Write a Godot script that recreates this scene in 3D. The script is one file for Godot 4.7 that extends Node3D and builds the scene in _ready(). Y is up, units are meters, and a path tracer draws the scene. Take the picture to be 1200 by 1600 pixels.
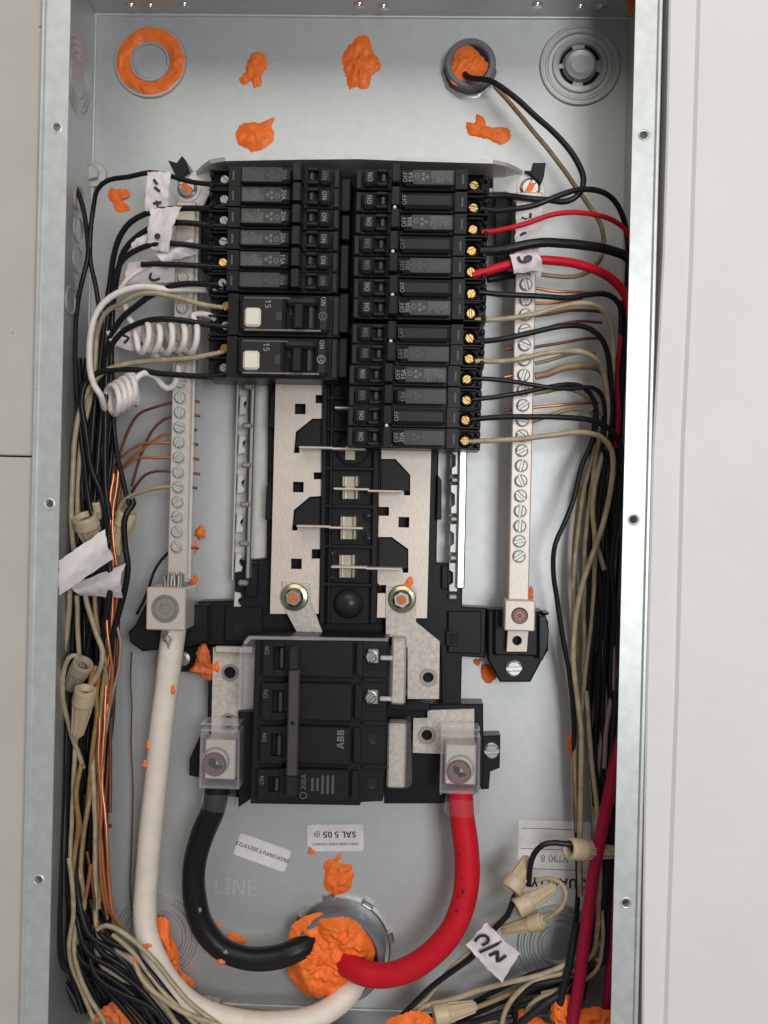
extends Node3D

# ---------- camera model: P() turns a place in the photograph and a depth into a point of the panel's own frame (x right, y up, z out of the wall, metres, rim of the box at z = 0)
const EYE := Vector3(0.046012, 0.002272, 0.598125)
const FPX := 1600.0
var cam_basis := Basis(Vector3(0.9991736, 0.0235218, -0.03315), Vector3(-0.0236363, 0.9997159, -0.0030675), Vector3(0.0330685, 0.0038485, 0.9994457))
const BACK := -0.091
var M := {}
var nz := FastNoiseLite.new()
var rng := RandomNumberGenerator.new()

func ray(px: float, py: float) -> Vector3:
	return cam_basis * Vector3((px - 600.0) / FPX, -(py - 800.0) / FPX, -1.0)

func P(px: float, py: float, mm: float) -> Vector3:      # mm: depth behind the rim
	var d := ray(px, py)
	return EYE + d * ((-mm * 0.001 - EYE.z) / d.z)

func PX(px: float, py: float, x: float) -> Vector3:      # on a side wall
	var d := ray(px, py)
	return EYE + d * ((x - EYE.x) / d.x)

func PY(px: float, py: float, y: float) -> Vector3:      # on the top or bottom wall
	var d := ray(px, py)
	return EYE + d * ((y - EYE.y) / d.y)

func mpp(mm: float) -> float:
	return (EYE.z + mm * 0.001) / FPX

func nums(s: String) -> PackedFloat32Array:
	var o := PackedFloat32Array()
	for t in s.split(" ", false):
		o.append(float(t))
	return o

func pts3(s: String) -> PackedVector3Array:               # "x y depth x y depth ..."
	var a := nums(s)
	var o := PackedVector3Array()
	for i in range(0, a.size() - 2, 3):
		o.append(P(a[i], a[i + 1], a[i + 2]))
	return o

func pts2(s: String, mm: float) -> PackedVector2Array:    # "x y x y ..." on one depth
	var a := nums(s)
	var o := PackedVector2Array()
	for i in range(0, a.size() - 1, 2):
		var p := P(a[i], a[i + 1], mm)
		o.append(Vector2(p.x, p.y))
	return o

# ---------- geometry
class G:
	var v := PackedVector3Array()
	var n := PackedVector3Array()
	var uv := PackedVector2Array()
	var ix := PackedInt32Array()

	func face(p: Array, inside = null, uvs = null) -> void:
		var nn: Vector3 = (p[1] - p[0]).cross(p[2] - p[0])
		if nn.length() < 1e-14 and p.size() > 3:
			nn = (p[2] - p[0]).cross(p[3] - p[0])
		if nn.length() < 1e-14:
			return
		nn = nn.normalized()
		if inside != null:
			var c := Vector3.ZERO
			for q in p:
				c += q
			if nn.dot(c / p.size() - inside) < 0.0:
				p = p.duplicate()
				p.reverse()
				nn = -nn
		var b := v.size()
		for i in p.size():
			v.append(p[i])
			n.append(nn)
			uv.append(uvs[i] if uvs != null else Vector2.ZERO)
		for i in range(1, p.size() - 1):
			ix.append_array([b, b + i + 1, b + i])

	func box(c: Vector3, s: Vector3, b := 0.0003, bs := Basis()) -> void:
		var h := s * 0.5
		b = minf(b, minf(h.x, minf(h.y, h.z)) * 0.6)
		var q := {}
		for sx in [-1, 1]:
			for sy in [-1, 1]:
				for sz in [-1, 1]:
					var f := Vector3(sx, sy, sz)
					q[[sx, sy, sz]] = [c + bs * (f * Vector3(h.x, h.y - b, h.z - b)), c + bs * (f * Vector3(h.x - b, h.y, h.z - b)), c + bs * (f * Vector3(h.x - b, h.y - b, h.z))]
		for s1 in [-1, 1]:
			face([q[[s1, -1, -1]][0], q[[s1, 1, -1]][0], q[[s1, 1, 1]][0], q[[s1, -1, 1]][0]], c)
			face([q[[-1, s1, -1]][1], q[[1, s1, -1]][1], q[[1, s1, 1]][1], q[[-1, s1, 1]][1]], c)
			face([q[[-1, -1, s1]][2], q[[1, -1, s1]][2], q[[1, 1, s1]][2], q[[-1, 1, s1]][2]], c)
			for s2 in [-1, 1]:
				face([q[[s1, s2, -1]][0], q[[s1, s2, 1]][0], q[[s1, s2, 1]][1], q[[s1, s2, -1]][1]], c)
				face([q[[s1, -1, s2]][0], q[[s1, 1, s2]][0], q[[s1, 1, s2]][2], q[[s1, -1, s2]][2]], c)
				face([q[[-1, s1, s2]][1], q[[1, s1, s2]][1], q[[1, s1, s2]][2], q[[-1, s1, s2]][2]], c)
				for s3 in [-1, 1]:
					face([q[[s1, s2, s3]][0], q[[s1, s2, s3]][1], q[[s1, s2, s3]][2]], c)

	func prism(poly: PackedVector2Array, z0: float, z1: float, b := 0.0003, t := Transform3D()) -> void:
		if Geometry2D.is_polygon_clockwise(poly):
			poly.reverse()
		var k := poly.size()
		var inner := PackedVector2Array()
		for i in k:
			var d0 := (poly[i] - poly[(i + k - 1) % k]).normalized()
			var d1 := (poly[(i + 1) % k] - poly[i]).normalized()
			var n0 := Vector2(-d0.y, d0.x)
			var n1 := Vector2(-d1.y, d1.x)
			var m := n0 + n1
			var l := m.length()
			inner.append(poly[i] + (m / l) * minf(b / maxf(0.35, m.normalized().dot(n0)), b * 2.2) if l > 0.05 else poly[i] + n0 * b)
		for i in k:
			var j := (i + 1) % k
			var a0 := t * Vector3(poly[i].x, poly[i].y, z0)
			var a1 := t * Vector3(poly[j].x, poly[j].y, z0)
			var b0 := t * Vector3(poly[i].x, poly[i].y, z1 - b)
			var b1 := t * Vector3(poly[j].x, poly[j].y, z1 - b)
			var c0 := t * Vector3(inner[i].x, inner[i].y, z1)
			var c1 := t * Vector3(inner[j].x, inner[j].y, z1)
			face([a0, a1, b1, b0])
			face([b0, b1, c1, c0])
		var tri := Geometry2D.triangulate_polygon(inner)
		for i in range(0, tri.size(), 3):
			face([t * Vector3(inner[tri[i]].x, inner[tri[i]].y, z1), t * Vector3(inner[tri[i + 1]].x, inner[tri[i + 1]].y, z1), t * Vector3(inner[tri[i + 2]].x, inner[tri[i + 2]].y, z1)], t * Vector3(inner[0].x, inner[0].y, z0))
		tri = Geometry2D.triangulate_polygon(poly)
		for i in range(0, tri.size(), 3):
			face([t * Vector3(poly[tri[i]].x, poly[tri[i]].y, z0), t * Vector3(poly[tri[i + 1]].x, poly[tri[i + 1]].y, z0), t * Vector3(poly[tri[i + 2]].x, poly[tri[i + 2]].y, z0)], t * Vector3(poly[0].x, poly[0].y, z1))

	func grid(rows: Array, closed := false) -> void:
		var b := v.size()
		var w: int = rows[0].size()
		for r in rows.size():
			for c in w:
				v.append(rows[r][c])
				n.append(Vector3.ZERO)
				uv.append(Vector2(float(c) / maxf(1.0, w - (0 if closed else 1)), float(r) / maxf(1.0, rows.size() - 1)))
		for r in rows.size() - 1:
			for c in (w if closed else w - 1):
				var d := (c + 1) % w
				var i0 := b + r * w + c
				var i1 := b + r * w + d
				var i2 := b + (r + 1) * w + d
				var i3 := b + (r + 1) * w + c
				for tr in [[i0, i1, i2], [i0, i2, i3]]:
					var nn: Vector3 = (v[tr[1]] - v[tr[0]]).cross(v[tr[2]] - v[tr[0]])
					if nn.length() < 1e-16:
						continue
					for q in tr:
						n[q] += nn
					ix.append_array([tr[0], tr[2], tr[1]])
		for i in range(b, v.size()):
			n[i] = n[i].normalized() if n[i].length() > 0.0 else Vector3(0, 0, 1)

	func tube(p: PackedVector3Array, r: float, sides := 10, step := 0.004, flat := 1.0, r_end := -1.0) -> void:
		var c := G.curve(p, step)
		var rows := []
		var up := Vector3(0.13, 0.21, 0.97).normalized()
		for i in c.size():
			var t := (c[mini(i + 1, c.size() - 1)] - c[maxi(i - 1, 0)]).normalized()
			up = (up - t * up.dot(t)).normalized()
			var side := t.cross(up)
			var row := PackedVector3Array()
			var rr := r if r_end < 0.0 else lerpf(r, r_end, float(i) / (c.size() - 1))
			var ctr := c[i]
			if r > 0.0008 and r < 0.0035 and flat == 1.0 and i > 1 and i < c.size() - 2:
				ctr += side * (0.00022 * sin(i * 0.41 + p[0].x * 700.0) + 0.00007 * sin(i * 1.3 + p[0].y * 500.0))
			for k in sides:
				var a := TAU * k / sides
				var w := 1.0
				if r > 0.005 and flat == 1.0:
					w = 1.0 + 0.010 * sin(6.0 * a + i * 0.22) + 0.014 * sin(i * 0.31 + r * 9000.0) + 0.008 * sin(i * 0.83 + 2.0 * a)
				var o := (side * cos(a) + up * sin(a)) * rr * w
				o.z *= flat
				row.append(ctr + o)
			rows.append(row)
		grid(rows, true)
		face(Array(rows[0]))
		var last := Array(rows[-1])
		last.reverse()
		face(last)

	static func curve(p: PackedVector3Array, step: float) -> PackedVector3Array:
		var o := PackedVector3Array()
		for i in p.size() - 1:
			var p0 := p[i - 1] if i > 0 else p[0] * 2.0 - p[1]
			var p3 := p[i + 2] if i + 2 < p.size() else p[i + 1] * 2.0 - p[i]
			var p1 := p[i]
			var p2 := p[i + 1]
			var t1 := pow(maxf(p0.distance_to(p1), 1e-6), 0.5)
			var t2 := t1 + pow(maxf(p1.distance_to(p2), 1e-6), 0.5)
			var t3 := t2 + pow(maxf(p2.distance_to(p3), 1e-6), 0.5)
			var k := maxi(2, int(p1.distance_to(p2) / step))
			for j in k:
				var t := lerpf(t1, t2, float(j) / k)
				var a1 := p0.lerp(p1, t / t1)
				var a2 := p1.lerp(p2, (t - t1) / (t2 - t1))
				var a3 := p2.lerp(p3, (t - t2) / (t3 - t2))
				var b1 := a1.lerp(a2, t / t2)
				var b2 := a2.lerp(a3, (t - t1) / (t3 - t1))
				o.append(b1.lerp(b2, (t - t1) / (t2 - t1)))
		o.append(p[-1])
		return o

	func lathe(prof: Array, t: Transform3D, seg := 32, smooth := false, from_a := 0.0, to_a := TAU) -> void:    # profile of (radius, height) about local z
		var rows := []
		var full := to_a - from_a > TAU - 0.001
		for q in prof:
			var row := PackedVector3Array()
			for k in (seg if full else seg + 1):
				var a := from_a + (to_a - from_a) * k / seg
				row.append(t * Vector3(q.x * cos(a), q.x * sin(a), q.y))
			rows.append(row)
		if smooth:
			grid(rows, full)
		else:
			for i in rows.size() - 1:
				grid([rows[i], rows[i + 1]], full)

	func mesh(org := Vector3.ZERO) -> ArrayMesh:
		var a := []
		a.resize(Mesh.ARRAY_MAX)
		var w := v.duplicate()
		for i in w.size():
			w[i] -= org
		a[Mesh.ARRAY_VERTEX] = w
		a[Mesh.ARRAY_NORMAL] = n
		a[Mesh.ARRAY_TEX_UV] = uv
		a[Mesh.ARRAY_INDEX] = ix
		var m := ArrayMesh.new()
		m.add_surface_from_arrays(Mesh.PRIMITIVE_TRIANGLES, a)
		return m

	func centre() -> Vector3:
		var lo := v[0]
		var hi := v[0]
		for p in v:
			lo = lo.min(p)
			hi = hi.max(p)
		return (lo + hi) * 0.5

# ---------- naming and tagging
var taken := {}

func numbered(s: String) -> String:
	taken[s] = taken.get(s, -1) + 1
	return s if taken[s] == 0 else "%s_%03d" % [s, taken[s]]

func tag(o: Node3D, label: String, category: String, group := "") -> Node3D:
	o.set_meta("label", label)
	o.set_meta("category", category)
	if group != "":
		o.set_meta("group", group)
	return o

func thing(called: String, label: String, category: String, at: Vector3, group := "", turn := 0.0) -> Node3D:
	var o := Node3D.new()
	o.name = numbered(called)
	add_child(o)
	o.position = at
	o.rotation.z = turn
	return tag(o, label, category, group)

func origin_of(o: Node) -> Vector3:
	return Vector3.ZERO if o == self else (o as Node3D).position + origin_of(o.get_parent())

func emit(called: String, g: G, m: Material, parent: Node = self) -> MeshInstance3D:   # mesh data in world metres
	var o := MeshInstance3D.new()
	var c := g.centre()
	o.mesh = g.mesh(c)
	o.material_override = m
	if parent == self:
		o.name = numbered(called)
		o.position = c
		add_child(o)
	else:
		o.name = called
		o.position = c - origin_of(parent)
		parent.add_child(o, true)
	return o

func struct(o: Node3D) -> Node3D:
	o.set_meta("kind", "structure")
	return o

func place(called: String, m: Mesh, mat: Material, parent: Node3D, at: Vector3, turn := 0.0) -> MeshInstance3D:  # shared mesh in the parent's own frame
	var o := MeshInstance3D.new()
	o.mesh = m
	o.material_override = mat
	o.name = called
	o.position = at
	o.rotation.z = turn
	parent.add_child(o, true)
	return o

func B(g: G, x0: float, y0: float, x1: float, y1: float, front: float, back: float, b := 0.0004) -> void:   # a box whose front face covers that part of the photograph
	var c := P((x0 + x1) * 0.5, (y0 + y1) * 0.5, front)
	var k := mpp(front)
	g.box(Vector3(c.x, c.y, -(front + back) * 0.0005), Vector3(absf(x1 - x0) * k, absf(y1 - y0) * k, (back - front) * 0.001), b)

func PR(g: G, s: String, front: float, back: float, b := 0.0004) -> void:
	g.prism(pts2(s, front), -back * 0.001, -front * 0.001, b)

var text_cache := {}
var fonts := {}

func text_mesh(s: String, h: float, font := "Droid Sans", bold := false) -> TextMesh:
	var key := "%s|%f|%s|%s" % [s, h, font, bold]
	if not text_cache.has(key):
		var fk := font + str(bold)
		if not fonts.has(fk):
			var f := SystemFont.new()
			f.font_names = PackedStringArray([font])
			f.font_weight = 700 if bold else 400
			fonts[fk] = f
		var t := TextMesh.new()
		t.text = s
		t.font = fonts[fk]
		t.font_size = 24
		t.pixel_size = h / 17.2
		t.depth = 0.00012
		t.curve_step = 3.0
		text_cache[key] = t
	return text_cache[key]

func letters(called: String, s: String, h: float, mat: Material, parent: Node3D, at: Vector3, turn := 0.0, font := "Droid Sans", bold := false) -> MeshInstance3D:
	return place(called, text_mesh(s, h, font, bold), mat, parent, at, turn)

# ---------- materials
func lin(r: float, g: float, b: float) -> Color:
	return Color(r, g, b).linear_to_srgb()

func noise_tex(freq: float, lo: float, hi: float, kind := FastNoiseLite.TYPE_SIMPLEX_SMOOTH, normal := false, seed_ := 1, strength := 2.0, octaves := 4, size := 512) -> NoiseTexture2D:
	var f := FastNoiseLite.new()
	f.seed = seed_
	f.noise_type = kind
	f.frequency = freq
	f.fractal_octaves = octaves
	if kind == FastNoiseLite.TYPE_CELLULAR:
		f.cellular_return_type = FastNoiseLite.RETURN_CELL_VALUE
		f.cellular_jitter = 1.0
		f.fractal_type = FastNoiseLite.FRACTAL_NONE
	var t := NoiseTexture2D.new()
	t.width = size
	t.height = size
	t.seamless = true
	t.noise = f
	if normal:
		t.as_normal_map = true
		t.bump_strength = strength
	else:
		var gr := Gradient.new()
		gr.set_color(0, Color(lo, lo, lo))
		gr.set_color(1, Color(hi, hi, hi))
		t.color_ramp = gr
	return t

func mat(called: String, c: Color, rough: float, metal := 0.0, tex: Texture2D = null, tile := 10.0, nrm: Texture2D = null, nscale := 0.3, rtex: Texture2D = null) -> StandardMaterial3D:
	var m := StandardMaterial3D.new()
	m.resource_name = called
	m.albedo_color = c
	m.roughness = rough
	m.metallic = metal
	if tex or nrm or rtex:
		m.uv1_triplanar = true
		m.uv1_world_triplanar = true
		m.uv1_scale = Vector3(tile, tile, tile)
	if tex:
		m.albedo_texture = tex
	if rtex:
		m.roughness_texture = rtex
	if nrm:
		m.normal_enabled = true
		m.normal_texture = nrm
		m.normal_scale = nscale
	if called.contains("red") or called == "wire_crimson":
		m.metallic_specular = 0.3
	if called.contains("black") or called.begins_with("breaker") or called == "wire_dark":
		m.metallic_specular = 0.34
	M[called] = m
	return m

func make_materials() -> void:
	var spangle := noise_tex(0.045, 0.98, 1.0, FastNoiseLite.TYPE_CELLULAR, false, 3)
	var cloudy := noise_tex(0.012, 0.92, 1.0, FastNoiseLite.TYPE_SIMPLEX_SMOOTH, false, 5, 2.0, 5)
	var fine := noise_tex(0.2, 0.72, 1.0, FastNoiseLite.TYPE_SIMPLEX_SMOOTH, false, 7, 2.0, 3)
	var speck := noise_tex(0.11, 0.0, 1.0, FastNoiseLite.TYPE_SIMPLEX_SMOOTH, true, 9, 2.0, 3)
	var soft := noise_tex(0.02, 0.0, 1.0, FastNoiseLite.TYPE_SIMPLEX_SMOOTH, true, 11, 4.0, 4)
	var streak := noise_tex(0.05, 0.86, 1.0, FastNoiseLite.TYPE_SIMPLEX_SMOOTH, false, 17, 2.0, 4)
	var grime := noise_tex(0.02, 0.72, 1.0, FastNoiseLite.TYPE_SIMPLEX_SMOOTH, false, 19, 2.0, 5)
	var rsoft := noise_tex(0.02, 0.94, 1.0, FastNoiseLite.TYPE_SIMPLEX_SMOOTH, false, 23, 2.0, 3)
	var rvar := noise_tex(0.02, 0.75, 1.0, FastNoiseLite.TYPE_SIMPLEX_SMOOTH, false, 13, 2.0, 5)
	mat("steel", lin(0.55, 0.56, 0.555), 0.52, 0.75, spangle, 9.0, speck, 0.05, rsoft)
	mat("steel_rim", lin(0.62, 0.65, 0.635), 0.44, 0.5, cloudy, 14.0, speck, 0.08, rsoft)
	mat("rail_steel", lin(0.62, 0.62, 0.6), 0.3, 0.85, fine, 12.0, speck, 0.1)
	mat("bright_steel", lin(0.62, 0.62, 0.6), 0.28, 0.95, cloudy, 30.0, speck, 0.15)
	mat("dark_red", lin(0.2, 0.006, 0.01), 0.5)
	mat("faint_steel", lin(0.6, 0.6, 0.59), 0.5, 0.6)
	mat("screw_steel", lin(0.56, 0.56, 0.54), 0.46, 0.6, cloudy, 30.0, speck, 0.15)
	mat("tie_grey", lin(0.075, 0.067, 0.064), 0.4, 0.0, fine, 30.0, speck, 0.2)
	mat("pan_steel", lin(0.62, 0.6, 0.56), 0.5, 0.35, cloudy, 12.0, speck, 0.1)
	mat("zinc_yellow", lin(0.5, 0.5, 0.33), 0.25, 0.95, cloudy, 60.0, speck, 0.1)
	mat("aluminium", lin(0.78, 0.67, 0.585), 0.46, 0.35, streak, 18.0, speck, 0.1, rvar)
	mat("bar_aluminium", lin(0.7, 0.615, 0.54), 0.44, 0.3, streak, 24.0, speck, 0.1, rvar)
	mat("mottled_aluminium", lin(0.62, 0.56, 0.5), 0.5, 0.3, noise_tex(0.03, 0.84, 1.0, FastNoiseLite.TYPE_SIMPLEX_SMOOTH, false, 21, 2.0, 4), 14.0, speck, 0.3)
	mat("contact_brass", lin(0.6, 0.55, 0.42), 0.3, 0.7, cloudy, 40.0)
	mat("brass", lin(0.78, 0.52, 0.2), 0.25, 1.0, fine, 60.0, speck, 0.2)
	mat("copper", lin(0.68, 0.25, 0.12), 0.32, 0.75, cloudy, 30.0)
	mat("dull_copper", lin(0.2, 0.075, 0.045), 0.45, 0.6, cloudy, 30.0)
	mat("pink_copper", lin(0.27, 0.14, 0.118), 0.45, 0.5, fine, 40.0, speck, 0.3)
	mat("lug_steel", lin(0.36, 0.33, 0.3), 0.4, 0.6, cloudy, 40.0, speck, 0.2)
	mat("black_plastic", lin(0.013, 0.013, 0.0155), 0.42, 0.0, fine, 26.0, speck, 0.18, rvar)
	mat("breaker_black", lin(0.02, 0.0195, 0.02), 0.38, 0.0, fine, 30.0, speck, 0.3, rvar)
	mat("breaker_grey", lin(0.032, 0.03, 0.03), 0.5, 0.0, fine, 30.0, speck, 0.35, rvar)
	mat("handle_black", lin(0.022, 0.022, 0.024), 0.3, 0.0, null, 30.0, speck, 0.12)
	mat("hole_black", lin(0.008, 0.008, 0.009), 0.6)
	mat("rocker_grey", lin(0.045, 0.043, 0.044), 0.35)
	mat("print_white", lin(0.34, 0.31, 0.285), 0.6)
	mat("print_faint", lin(0.16, 0.148, 0.142), 0.6)
	mat("white_button", lin(0.78, 0.72, 0.6), 0.4)
	mat("wire_black", lin(0.012, 0.012, 0.0135), 0.36, 0.0, null, 20.0, soft, 0.12, rvar)
	mat("wire_dark", lin(0.016, 0.017, 0.022), 0.4, 0.0, null, 20.0, soft, 0.15, rvar)
	mat("wire_cream", lin(0.55, 0.44, 0.28), 0.4, 0.0, grime, 9.0, soft, 0.12)
	mat("wire_tan", lin(0.45, 0.3, 0.15), 0.42, 0.0, grime, 9.0, soft, 0.12)
	mat("wire_amber", lin(0.42, 0.23, 0.07), 0.42, 0.0, grime, 9.0, soft, 0.12)
	mat("wire_white", lin(0.82, 0.75, 0.7), 0.38, 0.0, cloudy, 20.0, soft, 0.1)
	mat("wire_mauve", lin(0.3, 0.22, 0.19), 0.4, 0.0, cloudy, 20.0)
	mat("wire_red", lin(0.62, 0.012, 0.028), 0.36, 0.0, cloudy, 20.0, soft, 0.1)
	mat("wire_crimson", lin(0.4, 0.012, 0.05), 0.38, 0.0, cloudy, 20.0, soft, 0.1)
	mat("cable_white", lin(0.83, 0.735, 0.63), 0.5, 0.0, cloudy, 12.0, soft, 0.05)
	mat("cable_black", lin(0.01, 0.01, 0.0115), 0.42, 0.0, null, 14.0, soft, 0.2, rvar)
	mat("cable_red", lin(0.62, 0.012, 0.025), 0.5, 0.0, cloudy, 12.0, soft, 0.15)
	mat("putty", lin(1.0, 0.205, 0.035), 0.4, 0.0, cloudy, 20.0, soft, 0.5)
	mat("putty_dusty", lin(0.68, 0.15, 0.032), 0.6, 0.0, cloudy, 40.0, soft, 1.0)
	mat("paper", lin(0.78, 0.705, 0.705), 0.7, 0.0, cloudy, 14.0, soft, 0.1)
	mat("sticker_white", lin(0.86, 0.81, 0.81), 0.5, 0.0, cloudy, 14.0)
	mat("paper_label", lin(0.78, 0.75, 0.73), 0.5, 0.0, cloudy, 14.0)
	mat("marker_ink", lin(0.012, 0.01, 0.03), 0.5)
	mat("label_ink", lin(0.02, 0.02, 0.022), 0.55)
	mat("label_ink_soft", lin(0.09, 0.09, 0.095), 0.55)
	mat("nut_cream", lin(0.58, 0.46, 0.3), 0.42, 0.0, cloudy, 24.0)
	mat("nut_grey", lin(0.42, 0.34, 0.27), 0.45, 0.0, cloudy, 24.0)
	mat("grey_pvc", lin(0.17, 0.17, 0.2), 0.45, 0.0, cloudy, 20.0)
	mat("wall_beige", lin(0.51, 0.48, 0.43), 0.85, 0.0, noise_tex(0.006, 0.965, 1.0, FastNoiseLite.TYPE_SIMPLEX_SMOOTH, false, 31, 2.0, 5), 4.0, soft, 0.12)
	mat("wall_white", lin(0.76, 0.735, 0.715), 0.6, 0.0, noise_tex(0.006, 0.98, 1.0, FastNoiseLite.TYPE_SIMPLEX_SMOOTH, false, 33, 2.0, 5), 4.0, soft, 0.1)
	mat("gap_wood", lin(0.13, 0.09, 0.065), 0.8, 0.0, cloudy, 20.0)
	var c := mat("clear", Color(0.93, 0.9, 0.95, 0.035), 0.06)
	c.transparency = BaseMaterial3D.TRANSPARENCY_ALPHA
	M["aluminium"].uv1_scale = Vector3(70, 5, 40)
	M["bar_aluminium"].uv1_scale = Vector3(90, 7, 40)
	M["rail_steel"].uv1_scale = Vector3(80, 6, 40)
	M["putty"].metallic_specular = 0.35
	c = mat("clear_edge", Color(0.95, 0.93, 0.97, 0.15), 0.08)
	c.transparency = BaseMaterial3D.TRANSPARENCY_ALPHA
	# small print on the breakers: rows of marks, a ring and a diamond, light grey on black
	for k in 4:
		var im := Image.create(192, 64, false, Image.FORMAT_RGB8)
		var ground := lin(0.032, 0.03, 0.03)
		im.fill(ground)
		var ink := lin(0.25, 0.23, 0.21) if k < 3 else lin(0.09, 0.085, 0.083)
		rng.seed = 40 + k
		var x := 86
		while x < 184:
			var y := 4 + rng.randi_range(0, 3)
			var stop := rng.randi_range(34, 60) if x < 172 else 56
			while y < stop:
				var w := rng.randi_range(2, 4)
				im.fill_rect(Rect2i(x, y, 3, w), ink.lerp(ground, rng.randf() * 0.45))
				y += w + (1 if rng.randf() < 0.8 else 4)
			x += 5
		for a in 90:
			var t := TAU * a / 90.0
			for r in [10.0, 11.0]:
				im.set_pixel(int(19 + r * cos(t)), int(26 + r * sin(t)), ink)
		for a in 14:
			im.set_pixel(12 + a, 24 + (a % 4), ink)
		for q in [[46, 18], [46, 40], [66, 30]]:
			for a in 8:
				for s in [-1, 1]:
					im.fill_rect(Rect2i(q[0] - 8 + a, q[1] + s * a, 2, 2), ink)
					im.fill_rect(Rect2i(q[0] + 8 - a, q[1] + s * a, 2, 2), ink)
			im.fill_rect(Rect2i(q[0] - 3, q[1] - 2, 6, 4), ink)
		var pm := StandardMaterial3D.new()
		pm.resource_name = "small_print"
		pm.albedo_texture = ImageTexture.create_from_image(im)
		pm.roughness = 0.5
		M["small_print_%d" % k] = pm
	for k in 3:
		var im := Image.create(256, 16, false, Image.FORMAT_RGB8)
		var ground := [lin(0.032, 0.03, 0.03), lin(0.032, 0.03, 0.03), lin(0.78, 0.75, 0.73)][k] as Color
		var ink := [lin(0.42, 0.38, 0.35), lin(0.17, 0.155, 0.15), lin(0.07, 0.07, 0.075)][k] as Color
		im.fill(ground)
		rng.seed = 70 + k
		var x := 2
		while x < 248:
			var w := rng.randi_range(3, 6)
			for j in 3:
				im.fill_rect(Rect2i(x + (0 if j != 1 else w - 2), 3 + j * 4, w if j != 1 else 2, 2), ink.lerp(ground, rng.randf() * 0.4))
			im.fill_rect(Rect2i(x, 3, 2, 11), ink)
			x += w + (2 if rng.randf() < 0.82 else 6)
		var pm := StandardMaterial3D.new()
		pm.resource_name = "fine_print"
		pm.albedo_texture = ImageTexture.create_from_image(im)
		pm.roughness = 0.5
		M[["fine_print", "fine_print_faint", "fine_print_label"][k]] = pm

# ---------- small builders
func csg_plate(called: String, poly: PackedVector2Array, z0: float, z1: float, holes: Array, m: Material, parent: Node3D) -> void:
	var org := origin_of(parent)
	var c := CSGPolygon3D.new()
	c.polygon = poly
	c.depth = z1 - z0
	c.material = m
	c.name = called
	c.position = Vector3(0, 0, z1) - org
	for h in holes:
		var cut: CSGShape3D
		if h[0] == "round":
			var q := CSGCylinder3D.new()
			q.radius = h[2]
			q.height = 0.02
			q.sides = 24
			q.rotation.x = PI / 2
			cut = q
		else:
			var q := CSGBox3D.new()
			q.size = Vector3(h[2], h[3], 0.02)
			cut = q
		cut.operation = CSGShape3D.OPERATION_SUBTRACTION
		cut.material = m
		cut.position = Vector3(h[1].x, h[1].y, -(z1 - z0) * 0.5)
		cut.name = "hole"
		c.add_child(cut)
	parent.add_child(c, true)

func ring_prof(r: float, w := 0.0011, h := 0.0007) -> Array:
	return [Vector2(r + w, 0), Vector2(r + w * 0.4, h), Vector2(r - w * 0.4, h), Vector2(r - w, 0)]

var screw_cache := {}

func slotted(r: float, h: float, ring := true) -> ArrayMesh:         # a slotted combination screw head lying on z = 0
	var key := [r, h, ring]
	if not screw_cache.has(key):
		var g := G.new()
		g.lathe([Vector2(r, -0.004), Vector2(r, h * 0.45), Vector2(r * 0.9, h * 0.6), Vector2(0.00001, h * 0.6)], Transform3D(), 22)
		for s in [0.0, PI]:
			var poly := PackedVector2Array()
			for i in 13:
				var a: float = s + 0.2 + (PI - 0.4) * i / 12.0
				poly.append(Vector2(cos(a), sin(a)) * r * 0.88)
			g.prism(poly, h * 0.5, h, r * 0.12)
		screw_cache[key] = g.mesh()
	return screw_cache[key]

func hex_mesh(r: float, h: float) -> G:
	var g := G.new()
	var poly := PackedVector2Array()
	for i in 6:
		poly.append(Vector2.from_angle(TAU * i / 6.0 + 0.3) * r)
	g.prism(poly, 0, h, r * 0.1)
	return g

func closed_curve(a: PackedVector2Array, k := 6) -> PackedVector2Array:
	var o := PackedVector2Array()
	var m := a.size()
	for i in m:
		for j in k:
			o.append(a[i].cubic_interpolate(a[(i + 1) % m], a[(i + m - 1) % m], a[(i + 2) % m], float(j) / k))
	return o

func blob_g(g: G, outline: PackedVector2Array, z: float, h: float, sd := 0.0, rough := 1.0, wobble := 0.0012) -> void:
	var o := closed_curve(outline, 7)
	var c := Vector2.ZERO
	for q in o:
		c += q
	c /= o.size()
	var rows := []
	for r in 12:
		var t := 1.0 - pow(float(r) / 11.0, 0.8)
		var row := PackedVector3Array()
		for i in o.size():
			var edge := o[i] + (o[i] - c).normalized() * nz.get_noise_2d(o[i].x * 9000.0 + sd, o[i].y * 9000.0) * wobble
			var q := c.lerp(edge, t)
			var lump := nz.get_noise_3d(q.x * 3000.0 + sd * 31.0, q.y * 3000.0, sd) * 0.62 + nz.get_noise_3d(q.x * 9000.0, q.y * 4500.0 + sd * 17.0, 3.0) * 0.16 + 0.13 * sin((q.x * cos(sd) + q.y * sin(sd)) * 1150.0 + 3.0 * nz.get_noise_2d(q.x * 2500.0, q.y * 2500.0))
			var rise := h * (1.0 - pow(t, 3.2)) * (0.72 + rough * lump)
			row.append(Vector3(q.x, q.y, z + maxf(rise, h * 0.06 * (1.0 - pow(t, 8.0)))))
		rows.append(row)
	g.grid(rows, true)

func blob(called: String, label: String, outline: String, mm: float, h_mm: float, m: Material, group := "dabs of orange putty", rough := 1.0) -> MeshInstance3D:
	var g := G.new()
	blob_g(g, pts2(outline, mm), -mm * 0.001, h_mm * 0.001, float(outline.length() % 17) + outline.unicode_at(0), rough)
	var o := emit(called, g, m)
	tag(o, label, "putty", group)
	return o

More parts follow.
